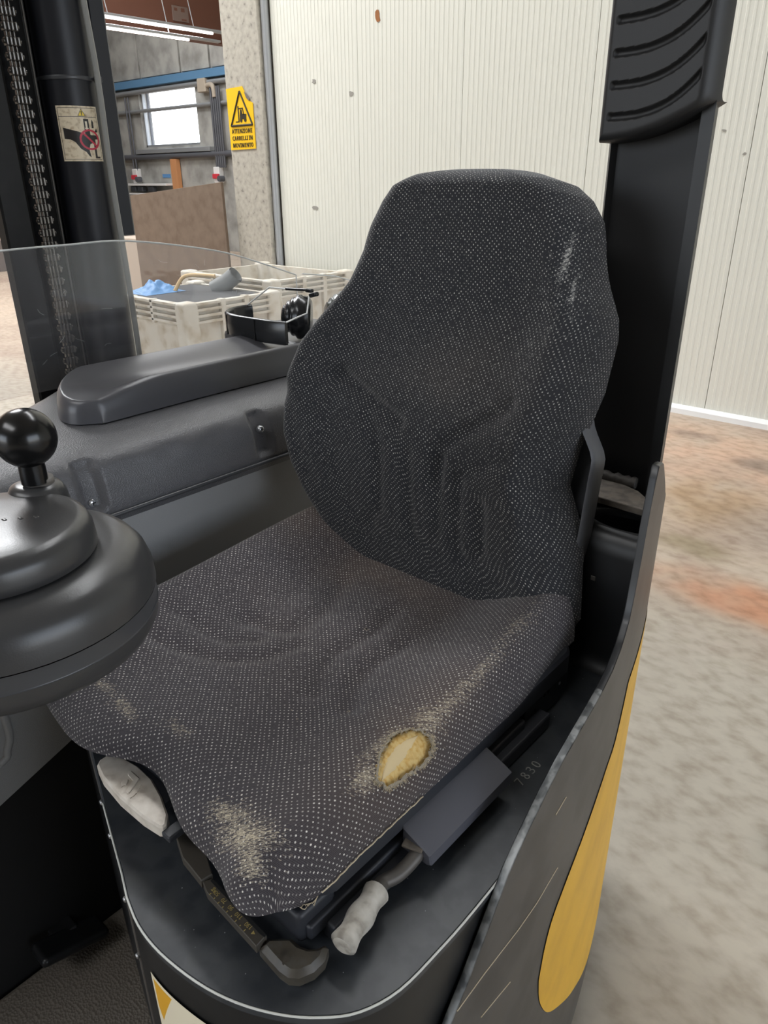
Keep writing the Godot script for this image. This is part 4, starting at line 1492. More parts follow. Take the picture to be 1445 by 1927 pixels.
func build_mast(T: Node3D) -> void:
	var b := MB.new()
	# rolled channel, seen from the open side
	b.prism(P2([-1.53, -0.64, -1.503, -0.64, -1.50, -0.644, -1.50, -0.69, -1.505, -0.696, -1.53, -0.70]), plan(0.1), 2.6, 0.002)
	b.prism(P2([-1.60, -0.70, -1.565, -0.70, -1.565, -0.90, -1.60, -0.90]), plan(0.1), 2.6)
	b.prism(P2([-1.60, -0.757, -1.51, -0.757, -1.51, -0.750, -1.60, -0.750]), plan(0.1), 2.6, 0.001)
	var mast := part(T, "mast", b, M.greasy_black, "greasy black lifting mast")
	b = MB.new()
	b.tube([Vector3(-1.509, 0.1, -0.7535), Vector3(-1.509, 2.7, -0.7535)], 0.0016, 5)
	part(mast, "channel_edge", b, M.rod_steel)
	var lk := MB.new()
	for k in 4:
		lk.rbox(Vector3(0, 0, -0.0105 + 0.007 * k), Vector3(0.015, 0.0155, 0.0055), 0.0027, Basis(), true)
	for k in 3:
		lk.rbox(Vector3(-0.0035, 0.0114, -0.007 + 0.007 * k), Vector3(0.008, 0.014, 0.003), 0.001)
	lk.tube([Vector3(0, 0, -0.016), Vector3(0, 0, 0.016)], 0.0038, 8)
	var lm := lk.mesh()
	for i in 54:
		part(mast, "chain_link", lm, M.chain_steel, "", "", Transform3D(Basis(), Vector3(-1.51, 0.95 + 0.0228 * i, -0.724)))
	b = MB.new()
	b.lathe([Vector2(0.052, 0.1), Vector2(0.052, 2.7)], Transform3D(Basis(), Vector3(-1.53, 0, -0.828)), 40)
	var cyl := part(T, "lift_cylinder", b, M.cylinder_black, "glossy black lift cylinder")
	b = MB.new()
	b.lathe([Vector2(0.0525, -0.0035), Vector2(0.0545, -0.003), Vector2(0.0545, 0.003), Vector2(0.0525, 0.0035)], Transform3D(Basis(Vector3(0, 0, 1), 0.02), Vector3(-1.53, 1.674, -0.828)), 40)
	b.rbox(Vector3(-1.478, 1.674, -0.862), Vector3(0.012, 0.011, 0.012), 0.002)
	part(cyl, "cable_tie", b, M.pod_band)
	b = MB.new()
	b.tube(smooth_line([Vector3(-1.477, 2.7, -0.85), Vector3(-1.477, 1.95, -0.852), Vector3(-1.472, 1.68, -0.858), Vector3(-1.474, 1.5, -0.858), Vector3(-1.472, 1.2, -0.862), Vector3(-1.475, 0.5, -0.86)], 6), 0.0058, 10)
	part(T, "hose", b, M.hose_grey, "thin grey hose down the cylinder")
	b = MB.new()
	b.prism(P2([-1.62, -0.875, -1.525, -0.884, -1.518, -0.89, -1.518, -0.918, -1.525, -0.924, -1.62, -0.924]), plan(1.392), 1.3)
	part(T, "mast_column", b, M.mast_navy)
	# curved warning label
	b = MB.new()
	var P := PackedVector3Array()
	var uvs := PackedVector2Array()
	for i in 25:
		var f := deg_to_rad(lerpf(62.0, -26.0, i / 24.0))
		for j in 2:
			P.append(Vector3(-1.53 + 0.0526 * cos(f), lerpf(1.533, 1.628, j), -0.828 + 0.0526 * sin(f)))
			uvs.append(Vector2(i / 24.0, 1.0 - j))
	b.grid(P, 24, 1, uvs)
	part(cyl, "warning_label", b, label_mat(), "cream warning label with a crossed-out hand")

func label_mat() -> StandardMaterial3D:
	var im := Image.create(288, 384, false, Image.FORMAT_RGBA8)
	im.fill(c8(222, 206, 178))
	var st := noise(0.02, FastNoiseLite.TYPE_SIMPLEX_SMOOTH, 4, 3)
	for y in 384:
		for x in 288:
			im.set_pixel(x, y, c8(226, 211, 184).lerp(c8(172, 150, 118), clampf(st.get_noise_2d(x, y) * 1.1, 0.0, 0.8)))
	var k := c8(34, 30, 28)
	for e in [[10, 14, 276, 14], [10, 14, 10, 370], [10, 370, 276, 370], [276, 14, 276, 370], [10, 74, 276, 74]]:
		stroke(im, Vector2(e[0], e[1]), Vector2(e[2], e[3]), 3.0, k, 1.0)
	fill_poly(im, P2([138, 70, 192, 70, 165, 18]), k)
	fill_poly(im, P2([143, 67, 187, 67, 165, 24]), c8(238, 208, 60))
	stroke(im, Vector2(165, 36), Vector2(165, 52), 6, k, 1.0)
	stroke(im, Vector2(165, 60), Vector2(165, 61), 6, k, 1.0)
	# hand and mast parts
	fill_poly(im, P2([30, 150, 120, 175, 165, 190, 215, 200, 268, 200, 268, 226, 232, 230, 232, 250, 216, 252, 200, 270, 182, 300, 190, 355, 176, 345, 160, 318, 128, 296, 98, 250, 70, 232, 30, 228]), k)
	fill_poly(im, P2([170, 88, 206, 88, 206, 200, 170, 190]), k)
	fill_poly(im, P2([180, 104, 194, 104, 194, 150, 202, 150, 187, 172, 172, 150, 180, 150]), c8(232, 222, 200))
	fill_poly(im, P2([232, 90, 242, 110, 240, 150, 224, 150, 226, 112]), k)
	fill_poly(im, P2([262, 150, 268, 176, 236, 182]), k)
	fill_poly(im, P2([222, 230, 238, 230, 238, 350, 262, 350, 262, 362, 222, 362]), k)
	fill_poly(im, P2([196, 262, 222, 252, 222, 300, 200, 304, 186, 290]), c8(226, 211, 184))
	ring(im, Vector2(200, 232), 66, 13, c8(196, 50, 72))
	stroke(im, Vector2(156, 186), Vector2(246, 280), 13, c8(196, 50, 72), 1.0)
	var m := mat("label_print", Color(1, 1, 1), 0.45)
	m.albedo_texture = ImageTexture.create_from_image(im)
	return m

func build_pod(T: Node3D) -> void:
	var b := MB.new()
	var c := Vector3(-0.562, 0, -0.183)
	b.lathe([Vector2(0.02, 1.238), Vector2(0.080, 1.2365), Vector2(0.094, 1.234), Vector2(0.1035, 1.229), Vector2(0.1095, 1.221), Vector2(0.1130, 1.210), Vector2(0.1138, 1.197)], Transform3D(Basis(), c), 64)
	var pod := part(T, "steering_pod", b, M.pod_plastic, "rounded dark grey steering housing")
	b = MB.new()
	b.lathe([Vector2(0.1135, 1.196), Vector2(0.1125, 1.195), Vector2(0.1125, 1.182), Vector2(0.1135, 1.181)], Transform3D(Basis(), c), 64)
	part(pod, "band", b, M.pod_band)
	b = MB.new()
	b.lathe([Vector2(0.1135, 1.181), Vector2(0.1120, 1.170), Vector2(0.107, 1.161), Vector2(0.096, 1.153), Vector2(0.075, 1.148), Vector2(0.0, 1.146)], Transform3D(Basis(), c), 64)
	part(pod, "lower_shell", b, M.pod_plastic)
	b = MB.new()
	b.rbox(Vector3(-0.76, 1.175, -0.09), Vector3(0.36, 0.055, 0.12), 0.02, Basis(Vector3(0, 1, 0), 0.2), true)
	b.rbox(Vector3(-0.93, 1.12, -0.04), Vector3(0.14, 0.14, 0.2), 0.03, Basis(), true)
	part(pod, "support_arm", b, M.pod_plastic)
	# turning disc with its lug and knob
	b = MB.new()
	b.lathe([Vector2(0.0, 1.2665), Vector2(0.04, 1.2662), Vector2(0.064, 1.2645), Vector2(0.071, 1.261), Vector2(0.0745, 1.254), Vector2(0.0755, 1.245), Vector2(0.0755, 1.239), Vector2(0.071, 1.236)], Transform3D(Basis(), Vector3(-0.556, 0, -0.178)), 56)
	b.lathe([Vector2(0.0, 1.2705), Vector2(0.014, 1.270), Vector2(0.020, 1.2675), Vector2(0.0235, 1.261), Vector2(0.026, 1.245), Vector2(0.026, 1.238)], Transform3D(Basis(), Vector3(-0.597, 0, -0.236)), 32)
	var disc := part(pod, "steering_disc", b, M.pod_plastic)
	b = MB.new()
	for k in 5:
		var p := Vector3(-0.5364 - 0.0066 * k, 1.2656, -0.2077 + 0.0092 * k)
		b.rbox(p, Vector3(0.006, 0.003, 0.0035), 0.0014)
	part(disc, "raised_dots", b, M.pod_plastic)
	b = MB.new()
	var kx := Transform3D(Basis(), Vector3(-0.595, 1.268, -0.2385))
	b.lathe([Vector2(0.0, 0.006), Vector2(0.012, 0.006), Vector2(0.0125, 0.001), Vector2(0.0135, 0.0), Vector2(0.0135, -0.003)], kx, 24)
	part(pod, "knob_collar", b, M.rod_steel)
	b = MB.new()
	# ball on a neck
	var pr := [Vector2(0.0105, 0.004), Vector2(0.0105, 0.016), Vector2(0.0102, 0.021)]
	for k in 25:
		var a := lerpf(-1.12, PI / 2, k / 24.0)
		pr.append(Vector2(maxf(0.0001, 0.0242 * cos(a)), 0.0425 + 0.0242 * sin(a)))
	pr.reverse()
	b.lathe(pr, kx.translated_local(Vector3(0.003, 0, 0.004)) * Transform3D(Basis(Vector3(0, 0, 1), 0.0), Vector3.ZERO), 40)
	part(pod, "steering_knob", b, M.knob_black, "glossy black ball knob")

# ---------------------------------------------------------------- the seat
func build_seat() -> void:
	var S := thing("driver_seat", "worn charcoal fabric driver seat with pale dots and a torn yellow hole at its edge", "seat", Vector3(-0.6, 0.85, -0.55))
	for l in [[[-0.785, -0.456, -0.731, -0.462, -0.689, -0.472, -0.665, -0.497], 0.005, 0.013], [[-0.79, -0.392, -0.726, -0.414, -0.66, -0.441, -0.623, -0.48, -0.613, -0.525], 0.005, 0.014], [[-0.707, -0.521, -0.665, -0.533, -0.642, -0.554, -0.655, -0.615, -0.688, -0.687], 0.007, 0.018], [[-0.526, -0.468, -0.55, -0.503, -0.566, -0.546, -0.562, -0.617, -0.573, -0.67], 0.005, 0.014], [[-0.467, -0.47, -0.495, -0.507, -0.51, -0.554, -0.51, -0.617], 0.004, 0.014]]:
		cush_creases.append([P2(l[0]), l[1], l[2]])
	for l in [[[-0.793, 0.217, -0.726, 0.189, -0.67, 0.168], 0.012, 0.013], [[-0.591, 0.10, -0.589, 0.143, -0.561, 0.168, -0.499, 0.21, -0.484, 0.225], 0.008, 0.012], [[-0.551, 0.11, -0.527, 0.129, -0.471, 0.157], 0.004, 0.012], [[-0.727, 0.168, -0.701, 0.127, -0.691, 0.027, -0.708, 0.006], 0.006, 0.012], [[-0.645, 0.129, -0.625, 0.006, -0.61, -0.007, -0.585, 0.006, -0.578, 0.024, -0.588, 0.127], 0.005, 0.010], [[-0.551, 0.104, -0.54, 0.0, -0.523, -0.007, -0.509, 0.003, -0.50, 0.018, -0.506, 0.081], 0.006, 0.010], [[-0.43, 0.17, -0.425, 0.143, -0.415, 0.069, -0.412, 0.018], 0.014, 0.02], [[-0.90, 0.17, -0.87, 0.10, -0.84, 0.05], 0.008, 0.022]]:
		back_creases.append([P2(l[0]), l[1], l[2]])
	var span := 0.78
	var nu := 170
	var nv := 200
	var s := sampled(cush, nu, nv, span)
	var tear := P2([0.037, 0.251, 0.067, 0.291, 0.084, 0.334, 0.067, 0.365, 0.033, 0.385, 0.02, 0.381, 0.013, 0.351, 0.017, 0.298, 0.02, 0.261])
	var kw := 0.603 / (ZF - ZR)
	for k in tear.size():
		tear[k].y *= kw
	var jag := noise(0.9, FastNoiseLite.TYPE_VALUE, 2, 5)
	var b := MB.new()
	b.grid(s[0], nu, nv, s[1], func(i, j):
		var q := Vector2((s[2][i] + s[2][i + 1]) * 0.5, (s[3][j] + s[3][j + 1]) * 0.5)
		if q.x > 0.12 or q.y < 0.2 or q.y > 0.5:
			return false
		q += Vector2(jag.get_noise_2d(i * 2.0, j * 2.0) * 0.003, jag.get_noise_2d(i * 2.0 + 50.0, j * 2.0) * 0.006)
		return Geometry2D.is_point_in_polygon(q, tear))
	var uvc := func(a: float, w: float) -> Vector2: return uv_at(s, nv, a, w * kw)
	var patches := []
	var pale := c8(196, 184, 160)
	for p in [[0.13, 0.045, 0.055, 0.026, -0.3, 1200], [0.19, 0.045, 0.045, 0.02, -0.3, 550], [0.08, 0.03, 0.03, 0.02, 0.3, 450], [0.045, 0.24, 0.02, 0.03, 0.0, 450], [0.075, 0.31, 0.016, 0.05, 0.0, 450], [0.05, 0.40, 0.03, 0.03, 0.0, 500], [0.045, 0.46, 0.02, 0.06, 0.0, 350], [0.05, 0.56, 0.016, 0.10, 0.0, 420], [0.06, 0.72, 0.02, 0.10, 0.0, 320], [0.60, 0.08, 0.05, 0.014, 0.0, 260], [0.70, 0.09, 0.06, 0.014, 0.0, 220], [0.45, 0.08, 0.04, 0.014, 0.0, 120]]:  # worn cloth; strokes on right crest and front rim also paint in sheen
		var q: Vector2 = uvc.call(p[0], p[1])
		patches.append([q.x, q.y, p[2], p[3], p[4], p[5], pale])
	var holes := []
	for h in [[0.438, 0.605, 0.0022], [0.231, 0.361, 0.0013], [0.30, 0.29, 0.0007], [0.335, 0.30, 0.0006]]:
		var q: Vector2 = uvc.call(h[0], h[1])
		holes.append([q.x, q.y, h[2]])
	var brown := c8(112, 95, 84)
	var rearc: Vector2 = uvc.call(0.72, 0.86)
	var edgec: Vector2 = uvc.call(0.06, 0.36)
	var mid: Vector2 = uvc.call(0.4, 0.55)
	var tint := func(u: float, v: float) -> Color:
		var k: float = 0.5 * exp(-pow((u - rearc.x) / 0.3, 2.0) - pow((v - rearc.y) / 0.12, 2.0))
		k = maxf(k, 0.5 * exp(-pow((u - edgec.x) / 0.09, 2.0) - pow((v - edgec.y) / 0.16, 2.0)))
		k = maxf(k, 0.16 * exp(-pow((u - mid.x) / 0.3, 2.0) - pow((v - mid.y) / 0.25, 2.0)))
		return Color(brown.r, brown.g, brown.b, minf(k, 0.8))
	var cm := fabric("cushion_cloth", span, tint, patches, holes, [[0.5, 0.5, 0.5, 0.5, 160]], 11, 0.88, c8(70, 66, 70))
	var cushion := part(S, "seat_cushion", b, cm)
	# foam showing through the tear
	b = MB.new()
	var F := PackedVector3Array()
	var lump := noise(16.0, FastNoiseLite.TYPE_SIMPLEX, 3, 9)
	for i in 41:
		for j in 41:
			var a := lerpf(0.004, 0.1, i / 40.0)
			var w := lerpf(0.235, 0.40, j / 40.0) * kw
			var p := cush(a, w)
			var n := (cush(a + 0.004, w) - p).cross(cush(a, w + 0.004) - p).normalized()
			if n.y < 0.0:
				n = -n
			F.append(p - n * (0.0036 + 0.0009 * lump.get_noise_2d(i * 0.03, j * 0.03)))
	b.grid(F, 40, 40)
	part(cushion, "exposed_foam", b, M.foam_yellow, "yellow foam showing through a hole in the cloth")
	b = MB.new()
	var F2 := PackedVector3Array()
	for i in 21:
		for j in 21:
			var w := lerpf(0.262, 0.372, j / 20.0)
			var am := 0.030 + 0.14 * (w - 0.262)
			var a := am + lerpf(-0.014, 0.028, i / 20.0) * sin(PI * j / 20.0)
			w *= kw
			var p := cush(a, w)
			var n := (cush(a + 0.004, w) - p).cross(cush(a, w + 0.004) - p).normalized()
			if n.y < 0.0:
				n = -n
			F2.append(p - n * (0.0028 + 0.004 * pow(absf(i / 10.0 - 1.0), 3.0)))
	b.grid(F2, 20, 20)
	part(cushion, "smooth_foam_skin", b, M.foam_cream, "smooth cream foam skin inside the hole")
	b = MB.new()
	rng.seed = 77
	var rimpts := []
	var rads := []
	for k in tear.size():
		var p := tear[k]
		var q := tear[(k + 1) % tear.size()]
		for e in 8:
			var r := p.lerp(q, e / 8.0) + Vector2(rng.randf_range(-0.0015, 0.0015), rng.randf_range(-0.003, 0.003))
			var pos := cush(r.x, r.y)
			rimpts.append(pos + Vector3(0.001, 0.0005, 0))
			rads.append(rng.randf_range(0.0007, 0.0015) * (1.5 if r.x < 0.035 else 0.9))
	rimpts.append(rimpts[0]); rads.append(rads[0])
	rimpts.append(rimpts[1]); rads.append(rads[1])
	b.tube(rimpts, rads, 7, false)
	part(cushion, "frayed_rim", b, M.felt, "grey frayed rim of the hole")
	b = MB.new()
	for k in 900:
		var p: Vector3 = rimpts[rng.randi_range(0, rimpts.size() - 1)]
		var low := 1.0 if p.x > -0.362 else 0.0
		var d := Vector3(rng.randf_range(-1, 1) + low * 0.6, rng.randf_range(-0.2, 0.7), rng.randf_range(-1, 1)).normalized()
		var e := p + d * rng.randf_range(0.001, 0.0042 + 0.002 * low)
		b.tube([p, (p + e) * 0.5 + Vector3(rng.randf_range(-1, 1), rng.randf_range(0, 1), rng.randf_range(-1, 1)) * 0.001, e + Vector3(0, -0.0012, 0)], 0.0002, 3, false)
	part(cushion, "loose_threads", b, M.fray, "", "stuff")
	b = MB.new()
	var hem := []
	for k in 40:
		var w := lerpf(0.10, 0.36, k / 39.0)
		hem.append(cush(0.0, w) + Vector3(0.002, 0.003 + rng.randf_range(-0.0008, 0.0008), 0))
	b.tube(hem, 0.0007, 5)
	for k in 3:
		var p := cush(0.0, 0.085 - 0.012 * k) + Vector3(0.003, 0.001, 0)
		var lp := []
		for q in 9:
			lp.append(p + Vector3(0.002 * sin(q), 0.004 * sin(q * 0.8 + k), 0.004 * cos(q * 0.8)))
		b.tube(lp, 0.0004, 4)
	part(cushion, "hem_thread", b, M.fray, "pale loose thread along the hem")
	# backrest
	var sb := sampled(back, 150, 190, span)
	b = MB.new()
	b.grid(sb[0], 150, 190, sb[1])
	var uvb := func(a: float, w: float) -> Vector2: return uv_at(sb, 190, a, w)
	var sp: Vector2 = uvb.call(0.08, 0.55)
	var bl: Vector2 = uvb.call(0.35, 0.38)
	var tintb := func(u: float, v: float) -> Color:
		var k: float = 0.3 * exp(-pow((u - bl.x) / 0.16, 2.0) - pow((v - bl.y) / 0.1, 2.0))
		return Color(0.40, 0.37, 0.34, k)
	var pb := []
	for p in [[0.055, 0.65, 0.008, 0.05, 0.1, 260], [0.045, 0.58, 0.006, 0.035, 0.0, 110]]:
		var q: Vector2 = uvb.call(p[0], p[1])
		pb.append([q.x, q.y, p[2], p[3], p[4], p[5], c8(196, 194, 188)])
	var bm := fabric("backrest_cloth", span, tintb, pb, [], [[sp.x, sp.y, 0.06, 0.2, 260], [0.5, 0.5, 0.5, 0.5, 260], [bl.x, bl.y, 0.2, 0.15, 120]], 23, 0.78, c8(43, 44, 48))
	part(S, "backrest", b, bm)
	# plastic shell behind the backrest
	b = MB.new()
	var Q := PackedVector3Array()
	for i in 61:
		var L := lerpf(-0.11, 0.49, i / 60.0)
		var xr := lerpf(back_right(L) - 0.010, -0.3835, sm(0.235, 0.165, L) * sm(0.0, 0.06, L))
		var xl := back_left(L) + 0.006
		var inset := 0.012 * sm(0.05, 0.16, L) * sm(0.30, 0.2, L)
		xr -= inset * 0.2
		for q in [[xr - 0.004, -0.018], [xr, -0.024], [xr - 0.001, -0.055], [xr - 0.014, -0.078], [lerpf(xr, xl, 0.25), -0.088], [lerpf(xr, xl, 0.75), -0.088], [xl + 0.012, -0.075], [xl, -0.05], [xl, -0.022]]:
			Q.append(back_frame(q[0], L, q[1]))
	b.grid(Q, 60, 8)
	part(S, "back_shell", b, M.shell_plastic, "grey plastic shell behind the backrest")
	# pan under the cushion
	b = MB.new()
	var foot := PackedVector2Array()
	for k in 32:
		var a := TAU * k / 32.0
		var cx := -0.605 + 0.195 * signf(cos(a))
		var cz := -0.545 + 0.21 * signf(sin(a))
		foot.append(Vector2(cx + 0.062 * cos(a), cz + 0.045 * sin(a)))
	b.prism(foot, plan(0.894), 0.034, 0.004)
	var pan := part(S, "seat_pan", b, M.seat_plastic)
	b = MB.new()
	b.box(Vector3(-0.40, 0.862, -0.33), Vector3(-0.354, 0.9, -0.283), 0.006)
	b.box(Vector3(-0.84, 0.858, -0.78), Vector3(-0.40, 0.9, -0.3), 0.01)
	part(S, "suspension_base", b, M.seat_plastic)
	# runner, cover, rear bracket
	b = MB.new()
	b.box(Vector3(-0.356, 0.8505, -0.705), Vector3(-0.337, 0.872, -0.31), 0.0035)
	b.box(Vector3(-0.366, 0.866, -0.66), Vector3(-0.348, 0.884, -0.29), 0.003)
	part(S, "slide_rail", b, M.seat_plastic)
	b = MB.new()
	b.prism(P2([-0.349, 0.902, -0.3195, 0.8895, -0.313, 0.886, -0.3115, 0.874, -0.316, 0.871, -0.349, 0.871]), Transform3D(Basis(Vector3(1, 0, 0), Vector3(0, 1, 0), Vector3(0, 0, 1)), Vector3(0, 0, -0.572)), 0.152, 0.0015)
	part(S, "rail_cover", b, M.cover_grey, "grey plastic cover over the slide rail")
	b = MB.new()
	b.prism(P2([-0.665, 0.90, -0.665, 0.868, -0.70, 0.857, -0.75, 0.853, -0.775, 0.868, -0.775, 0.90]), side(-0.357), 0.004, 0.001)
	var br := part(S, "rear_bracket", b, M.black_steel)
	for q in [[0.888, -0.712], [0.888, -0.722], [0.878, -0.69], [0.884, -0.752]]:
		b = MB.new()
		b.tube([Vector3(-0.354, q[0], q[1]), Vector3(-0.3524, q[0], q[1])], 0.0026, 10)
		part(br, "bracket_hole", b, M.void_black if q[1] > -0.74 else M.zinc)
	# fore-aft lever
	b = MB.new()
	b.tube(smooth_line([Vector3(-0.332, 0.884, -0.445), Vector3(-0.328, 0.879, -0.415), Vector3(-0.331, 0.873, -0.392), Vector3(-0.336, 0.873, -0.376), Vector3(-0.333, 0.876, -0.366), Vector3(-0.331, 0.8765, -0.356)], 5), 0.0075, 12)
	var lev := part(S, "adjuster_lever", b, M.rod_steel)
	b = MB.new()
	var gp := []
	var gr := []
	for k in 25:
		var t := k / 24.0
		gp.append(Vector3(-0.3325, 0.8765, -0.364).lerp(Vector3(-0.3195, 0.876, -0.301), t))
		gr.append(0.0122 + 0.0012 * cos(t * TAU * 2.0) - (0.004 if k == 24 else 0.0) - (0.002 if k == 0 else 0.0))
	b.tube(gp, gr, 18)
	part(lev, "lever_grip", b, M.grip_grey, "pale grey ribbed rubber grip")
	b = MB.new()
	b.rbox(Vector3(-0.3345, 0.888, -0.423), Vector3(0.022, 0.003, 0.02), 0.001, Basis(Vector3(0, 1, 0), 0.3))
	part(lev, "clip_plate", b, M.shelf_dusty)
	b = MB.new()
	b.tube(smooth_line([Vector3(-0.336, 0.866, -0.385), Vector3(-0.34, 0.858, -0.372), Vector3(-0.345, 0.860, -0.365), Vector3(-0.346, 0.868, -0.368)], 5), 0.0016, 6)
	part(lev, "spring_hook", b, M.rod_steel)
	# tilt handle at the front
	b = MB.new()
	var hp := P2([-0.6497, -0.2566, -0.6550, -0.2630, -0.6555, -0.2713, -0.6378, -0.2819, -0.6136, -0.2855, -0.5856, -0.2848, -0.5571, -0.2778, -0.5309, -0.268, -0.5210, -0.2592, -0.5208, -0.2552, -0.5245, -0.2526, -0.5485, -0.2492, -0.5896, -0.248, -0.6293, -0.2513])
	b.prism(hp, plan(0.8995), 0.0155, 0.002)
	var th := part(S, "tilt_handle", b, M.handle_grey, "pale grey handle with a raised seat symbol")
	b = MB.new()
	b.prism(P2([-0.6103, -0.2711, -0.6124, -0.2732, -0.6121, -0.275, -0.6104, -0.2756, -0.5944, -0.2753, -0.5851, -0.2582, -0.5847, -0.2564, -0.5865, -0.2555, -0.589, -0.256, -0.5904, -0.2579, -0.5968, -0.2689, -0.6086, -0.2701]), plan(0.9148), 0.0018, 0.0005)
	b.prism(P2([-0.6054, -0.2646, -0.6023, -0.2667, -0.6, -0.2649, -0.5971, -0.2612, -0.5985, -0.26, -0.5989, -0.256, -0.6045, -0.2598]), plan(0.9148), 0.0018, 0.0005)
	for k in 6:
		var t := k / 5.0
		b.rbox(Vector3(lerpf(-0.586, -0.5785, sin(t * PI * 0.55)), 0.9156, lerpf(-0.271, -0.2555, t)), Vector3(0.0014, 0.001, 0.0022), 0.0003)
	part(th, "raised_symbol", b, M.handle_grey)
	b = MB.new()
	b.rbox(Vector3(-0.60, 0.905, -0.305), Vector3(0.1, 0.014, 0.06), 0.003)
	b.rbox(Vector3(-0.515, 0.906, -0.263), Vector3(0.014, 0.008, 0.02), 0.002)
	part(th, "handle_bracket", b, M.seat_plastic)
	# weight gauge
	b = MB.new()
	b.prism(P2([-0.4687, -0.2597, -0.4648, -0.2675, -0.3796, -0.2643, -0.3781, -0.2636, -0.3784, -0.2609, -0.3772, -0.2507, -0.4555, -0.2552]), plan(0.866), 0.010, 0.0006)
	b.prism(P2([-0.53, -0.272, -0.505, -0.262, -0.468, -0.258, -0.466, -0.27, -0.50, -0.285, -0.53, -0.29]), plan(0.868), 0.011, 0.001)
	var ga := part(S, "weight_gauge", b, M.gauge_brown, "brown weight scale strip with yellow numbers")
	b = MB.new()
	b.prism(P2([-0.4634, -0.2676, -0.4613, -0.2679, -0.3786, -0.2638, -0.3781, -0.2610, -0.3845, -0.2605, -0.463, -0.265]), plan(0.8755), 0.001)
	part(ga, "gauge_slot", b, M.void_black)
	var nums := [["50kg", -0.4495], ["70", -0.4356], ["90", -0.4247], ["110", -0.4126], ["130", -0.3978]]
	for q in nums:
		part(ga, "scale_number", text(q[0], 0.0037, 0.0003), M.gauge_print, "", "", Transform3D(Basis(Vector3(-1, 0, 0.03).normalized(), Vector3(0.03, 0, 1).normalized(), Vector3(0, 1, 0)), Vector3(q[1], 0.8762, -0.2605 + (q[1] + 0.45) * 0.03)))
	b = MB.new()
	for k in 9:
		var x := -0.4515 + 0.0068 * k
		b.rbox(Vector3(x, 0.8762, -0.2562 + 0.0003 * k), Vector3(0.0008, 0.0004, 0.0022 if k % 2 == 0 else 0.0014), 0.0001)
	b.prism(P2([-0.3905, -0.2590, -0.3870, -0.2575, -0.3900, -0.2555]), plan(0.876), 0.0004)
	part(ga, "scale_ticks", b, M.gauge_print)
	# hooked end stop
	b = MB.new()
	b.prism(P2([-0.379, -0.2547, -0.3792, -0.2659, -0.3631, -0.2804, -0.3523, -0.2802, -0.344, -0.2834, -0.3384, -0.2891, -0.3362, -0.2957, -0.331, -0.2955, -0.3254, -0.2851, -0.3256, -0.2719, -0.3313, -0.2595, -0.3391, -0.2539, -0.3493, -0.2526, -0.362, -0.2534]), plan(0.852), 0.020, 0.005)
	var hk := part(S, "hook_stop", b, M.hook_black, "dark hooked plastic end of the weight adjuster")
	for q in [[-0.3502, -0.2625, 0.0034], [-0.3585, -0.2600, 0.0013], [-0.3490, -0.2575, 0.0010]]:
		b = MB.new()
		b.tube([Vector3(q[0], 0.8715, q[1]), Vector3(q[0], 0.8724, q[1])], q[2], 12)
		part(hk, "pin", b, M.gauge_brown)

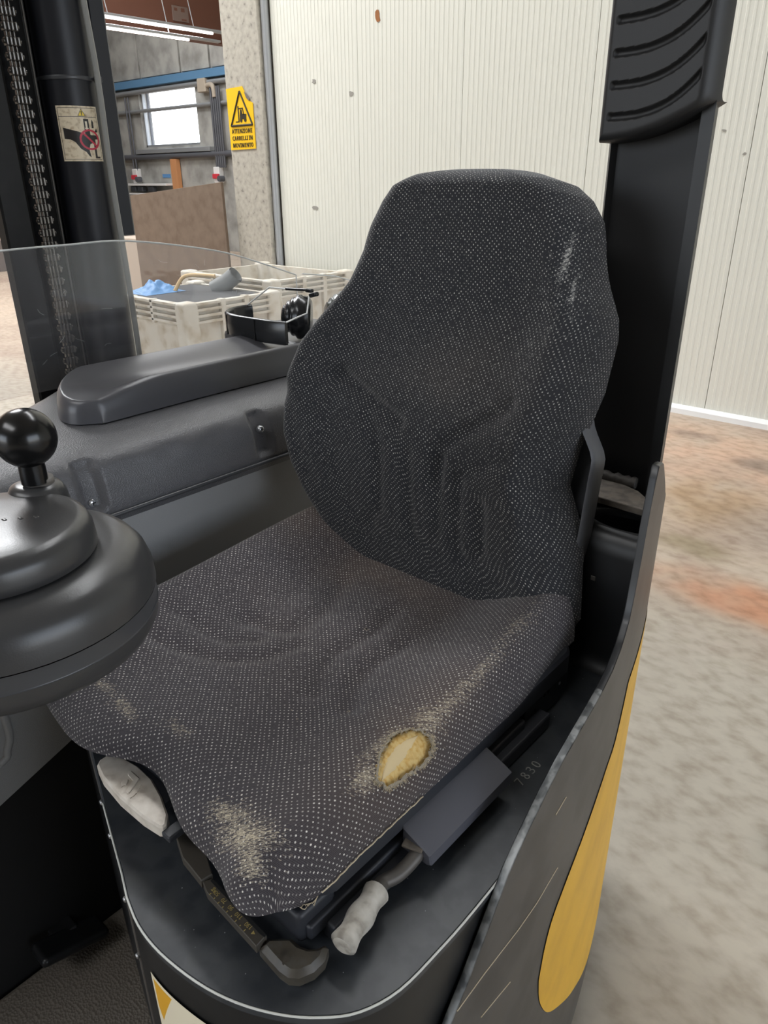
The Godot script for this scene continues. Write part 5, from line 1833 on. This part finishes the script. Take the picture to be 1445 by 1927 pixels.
# ---------------------------------------------------------------- ear muffs on the armrest
func build_muffs() -> void:
	var E := thing("ear_muffs", "black wire-framed ear muffs lying on the console behind the armrest pad", "ear muffs", Vector3(-1.2, 1.185, -1.08))
	var line := smooth_line([Vector3(-1.147, 0, -1.008), Vector3(-1.2, 0, -1.0), Vector3(-1.29, 0, -0.998), Vector3(-1.345, 0, -1.012), Vector3(-1.375, 0, -1.045), Vector3(-1.385, 0, -1.08), Vector3(-1.38, 0, -1.11)], 6)
	var b := MB.new()
	var P := PackedVector3Array()
	var m := line.size()
	for i in m:
		var t: Vector3 = (line[mini(i + 1, m - 1)] - line[maxi(i - 1, 0)]).normalized()
		var n := Vector3(-t.z, 0, t.x)
		if n.z < 0.0 and i < m / 2:
			n = -n
		var pf := absf(sin(i * 0.36)) * 0.0015
		for q in [[-0.004, 0.004], [0.001, 0.0], [0.005 + pf, 0.004], [0.006 + pf, 0.024], [0.005 + pf, 0.044], [0.001, 0.049], [-0.004, 0.046], [-0.004, 0.004]]:
			P.append(line[i] + n * q[0] + Vector3(0, 1.187 + q[1], 0))
	b.grid(P, m - 1, 7)
	for i in [0, m - 1]:
		for k in range(1, 6):
			b.tri(P[i * 8], P[i * 8 + k], P[i * 8 + k + 1])
	part(E, "head_band", b, M.muff_black)
	b = MB.new()
	for f in [8, 16]:
		var p: Vector3 = line[f]
		b.tube([p + Vector3(0, 1.19, 0.007), p + Vector3(0, 1.234, 0.007)], 0.0012, 6)
	part(E, "band_seam", b, M.void_black)
	# cups: ribbed shells
	for q in [[Vector3(-1.184, 1.231, -1.084), M.muff_black, 0.0], [Vector3(-1.135, 1.234, -1.165), M.muff_green_highlight, 0.35]]:
		var ay := Vector3(-0.75, 0.05, 0.66).rotated(Vector3.UP, q[2]).normalized()
		var ax := Basis(ay.cross(Vector3.UP).normalized(), ay, ay.cross(Vector3.UP).normalized().cross(ay))
		b = MB.new()
		b.lathe([Vector2(0.0, 0.043), Vector2(0.015, 0.0415), Vector2(0.0235, 0.0375), Vector2(0.0235, 0.034), Vector2(0.0315, 0.030), Vector2(0.033, 0.027), Vector2(0.0322, 0.024), Vector2(0.0390, 0.0195), Vector2(0.0402, 0.016), Vector2(0.0394, 0.0125), Vector2(0.0455, 0.007), Vector2(0.046, 0.0), Vector2(0.044, -0.004), Vector2(0.0435, -0.016), Vector2(0.034, -0.022), Vector2(0.0, -0.022)], Transform3D(ax, q[0]), 40)
		part(E, "ear_cup", b, q[1])
	# wire yokes
	for w in [[Vector3(-1.147, 1.234, -1.008), Vector3(-1.150, 1.240, -1.045), Vector3(-1.142, 1.246, -1.062), Vector3(-1.15, 1.278, -1.078)], [Vector3(-1.38, 1.236, -1.10), Vector3(-1.30, 1.281, -1.10), Vector3(-1.20, 1.283, -1.10)], [Vector3(-1.147, 1.19, -1.01), Vector3(-1.10, 1.188, -1.045), Vector3(-1.07, 1.19, -1.08)]]:
		b = MB.new()
		b.tube(w, 0.0017, 8)
		part(E, "wire_yoke", b, M.wire_white, "thin bright wire yoke")
	b = MB.new()
	b.tube([Vector3(-1.245, 1.282, -1.10), Vector3(-1.18, 1.285, -1.10)], 0.003, 8)
	b.rbox(Vector3(-1.17, 1.285, -1.098), Vector3(0.02, 0.008, 0.01), 0.003)
	b.rbox(Vector3(-1.14, 1.281, -1.082), Vector3(0.022, 0.009, 0.012), 0.003, Basis(Vector3(0, 0, 1), 0.25))
	part(E, "yoke_sleeve", b, M.muff_black)
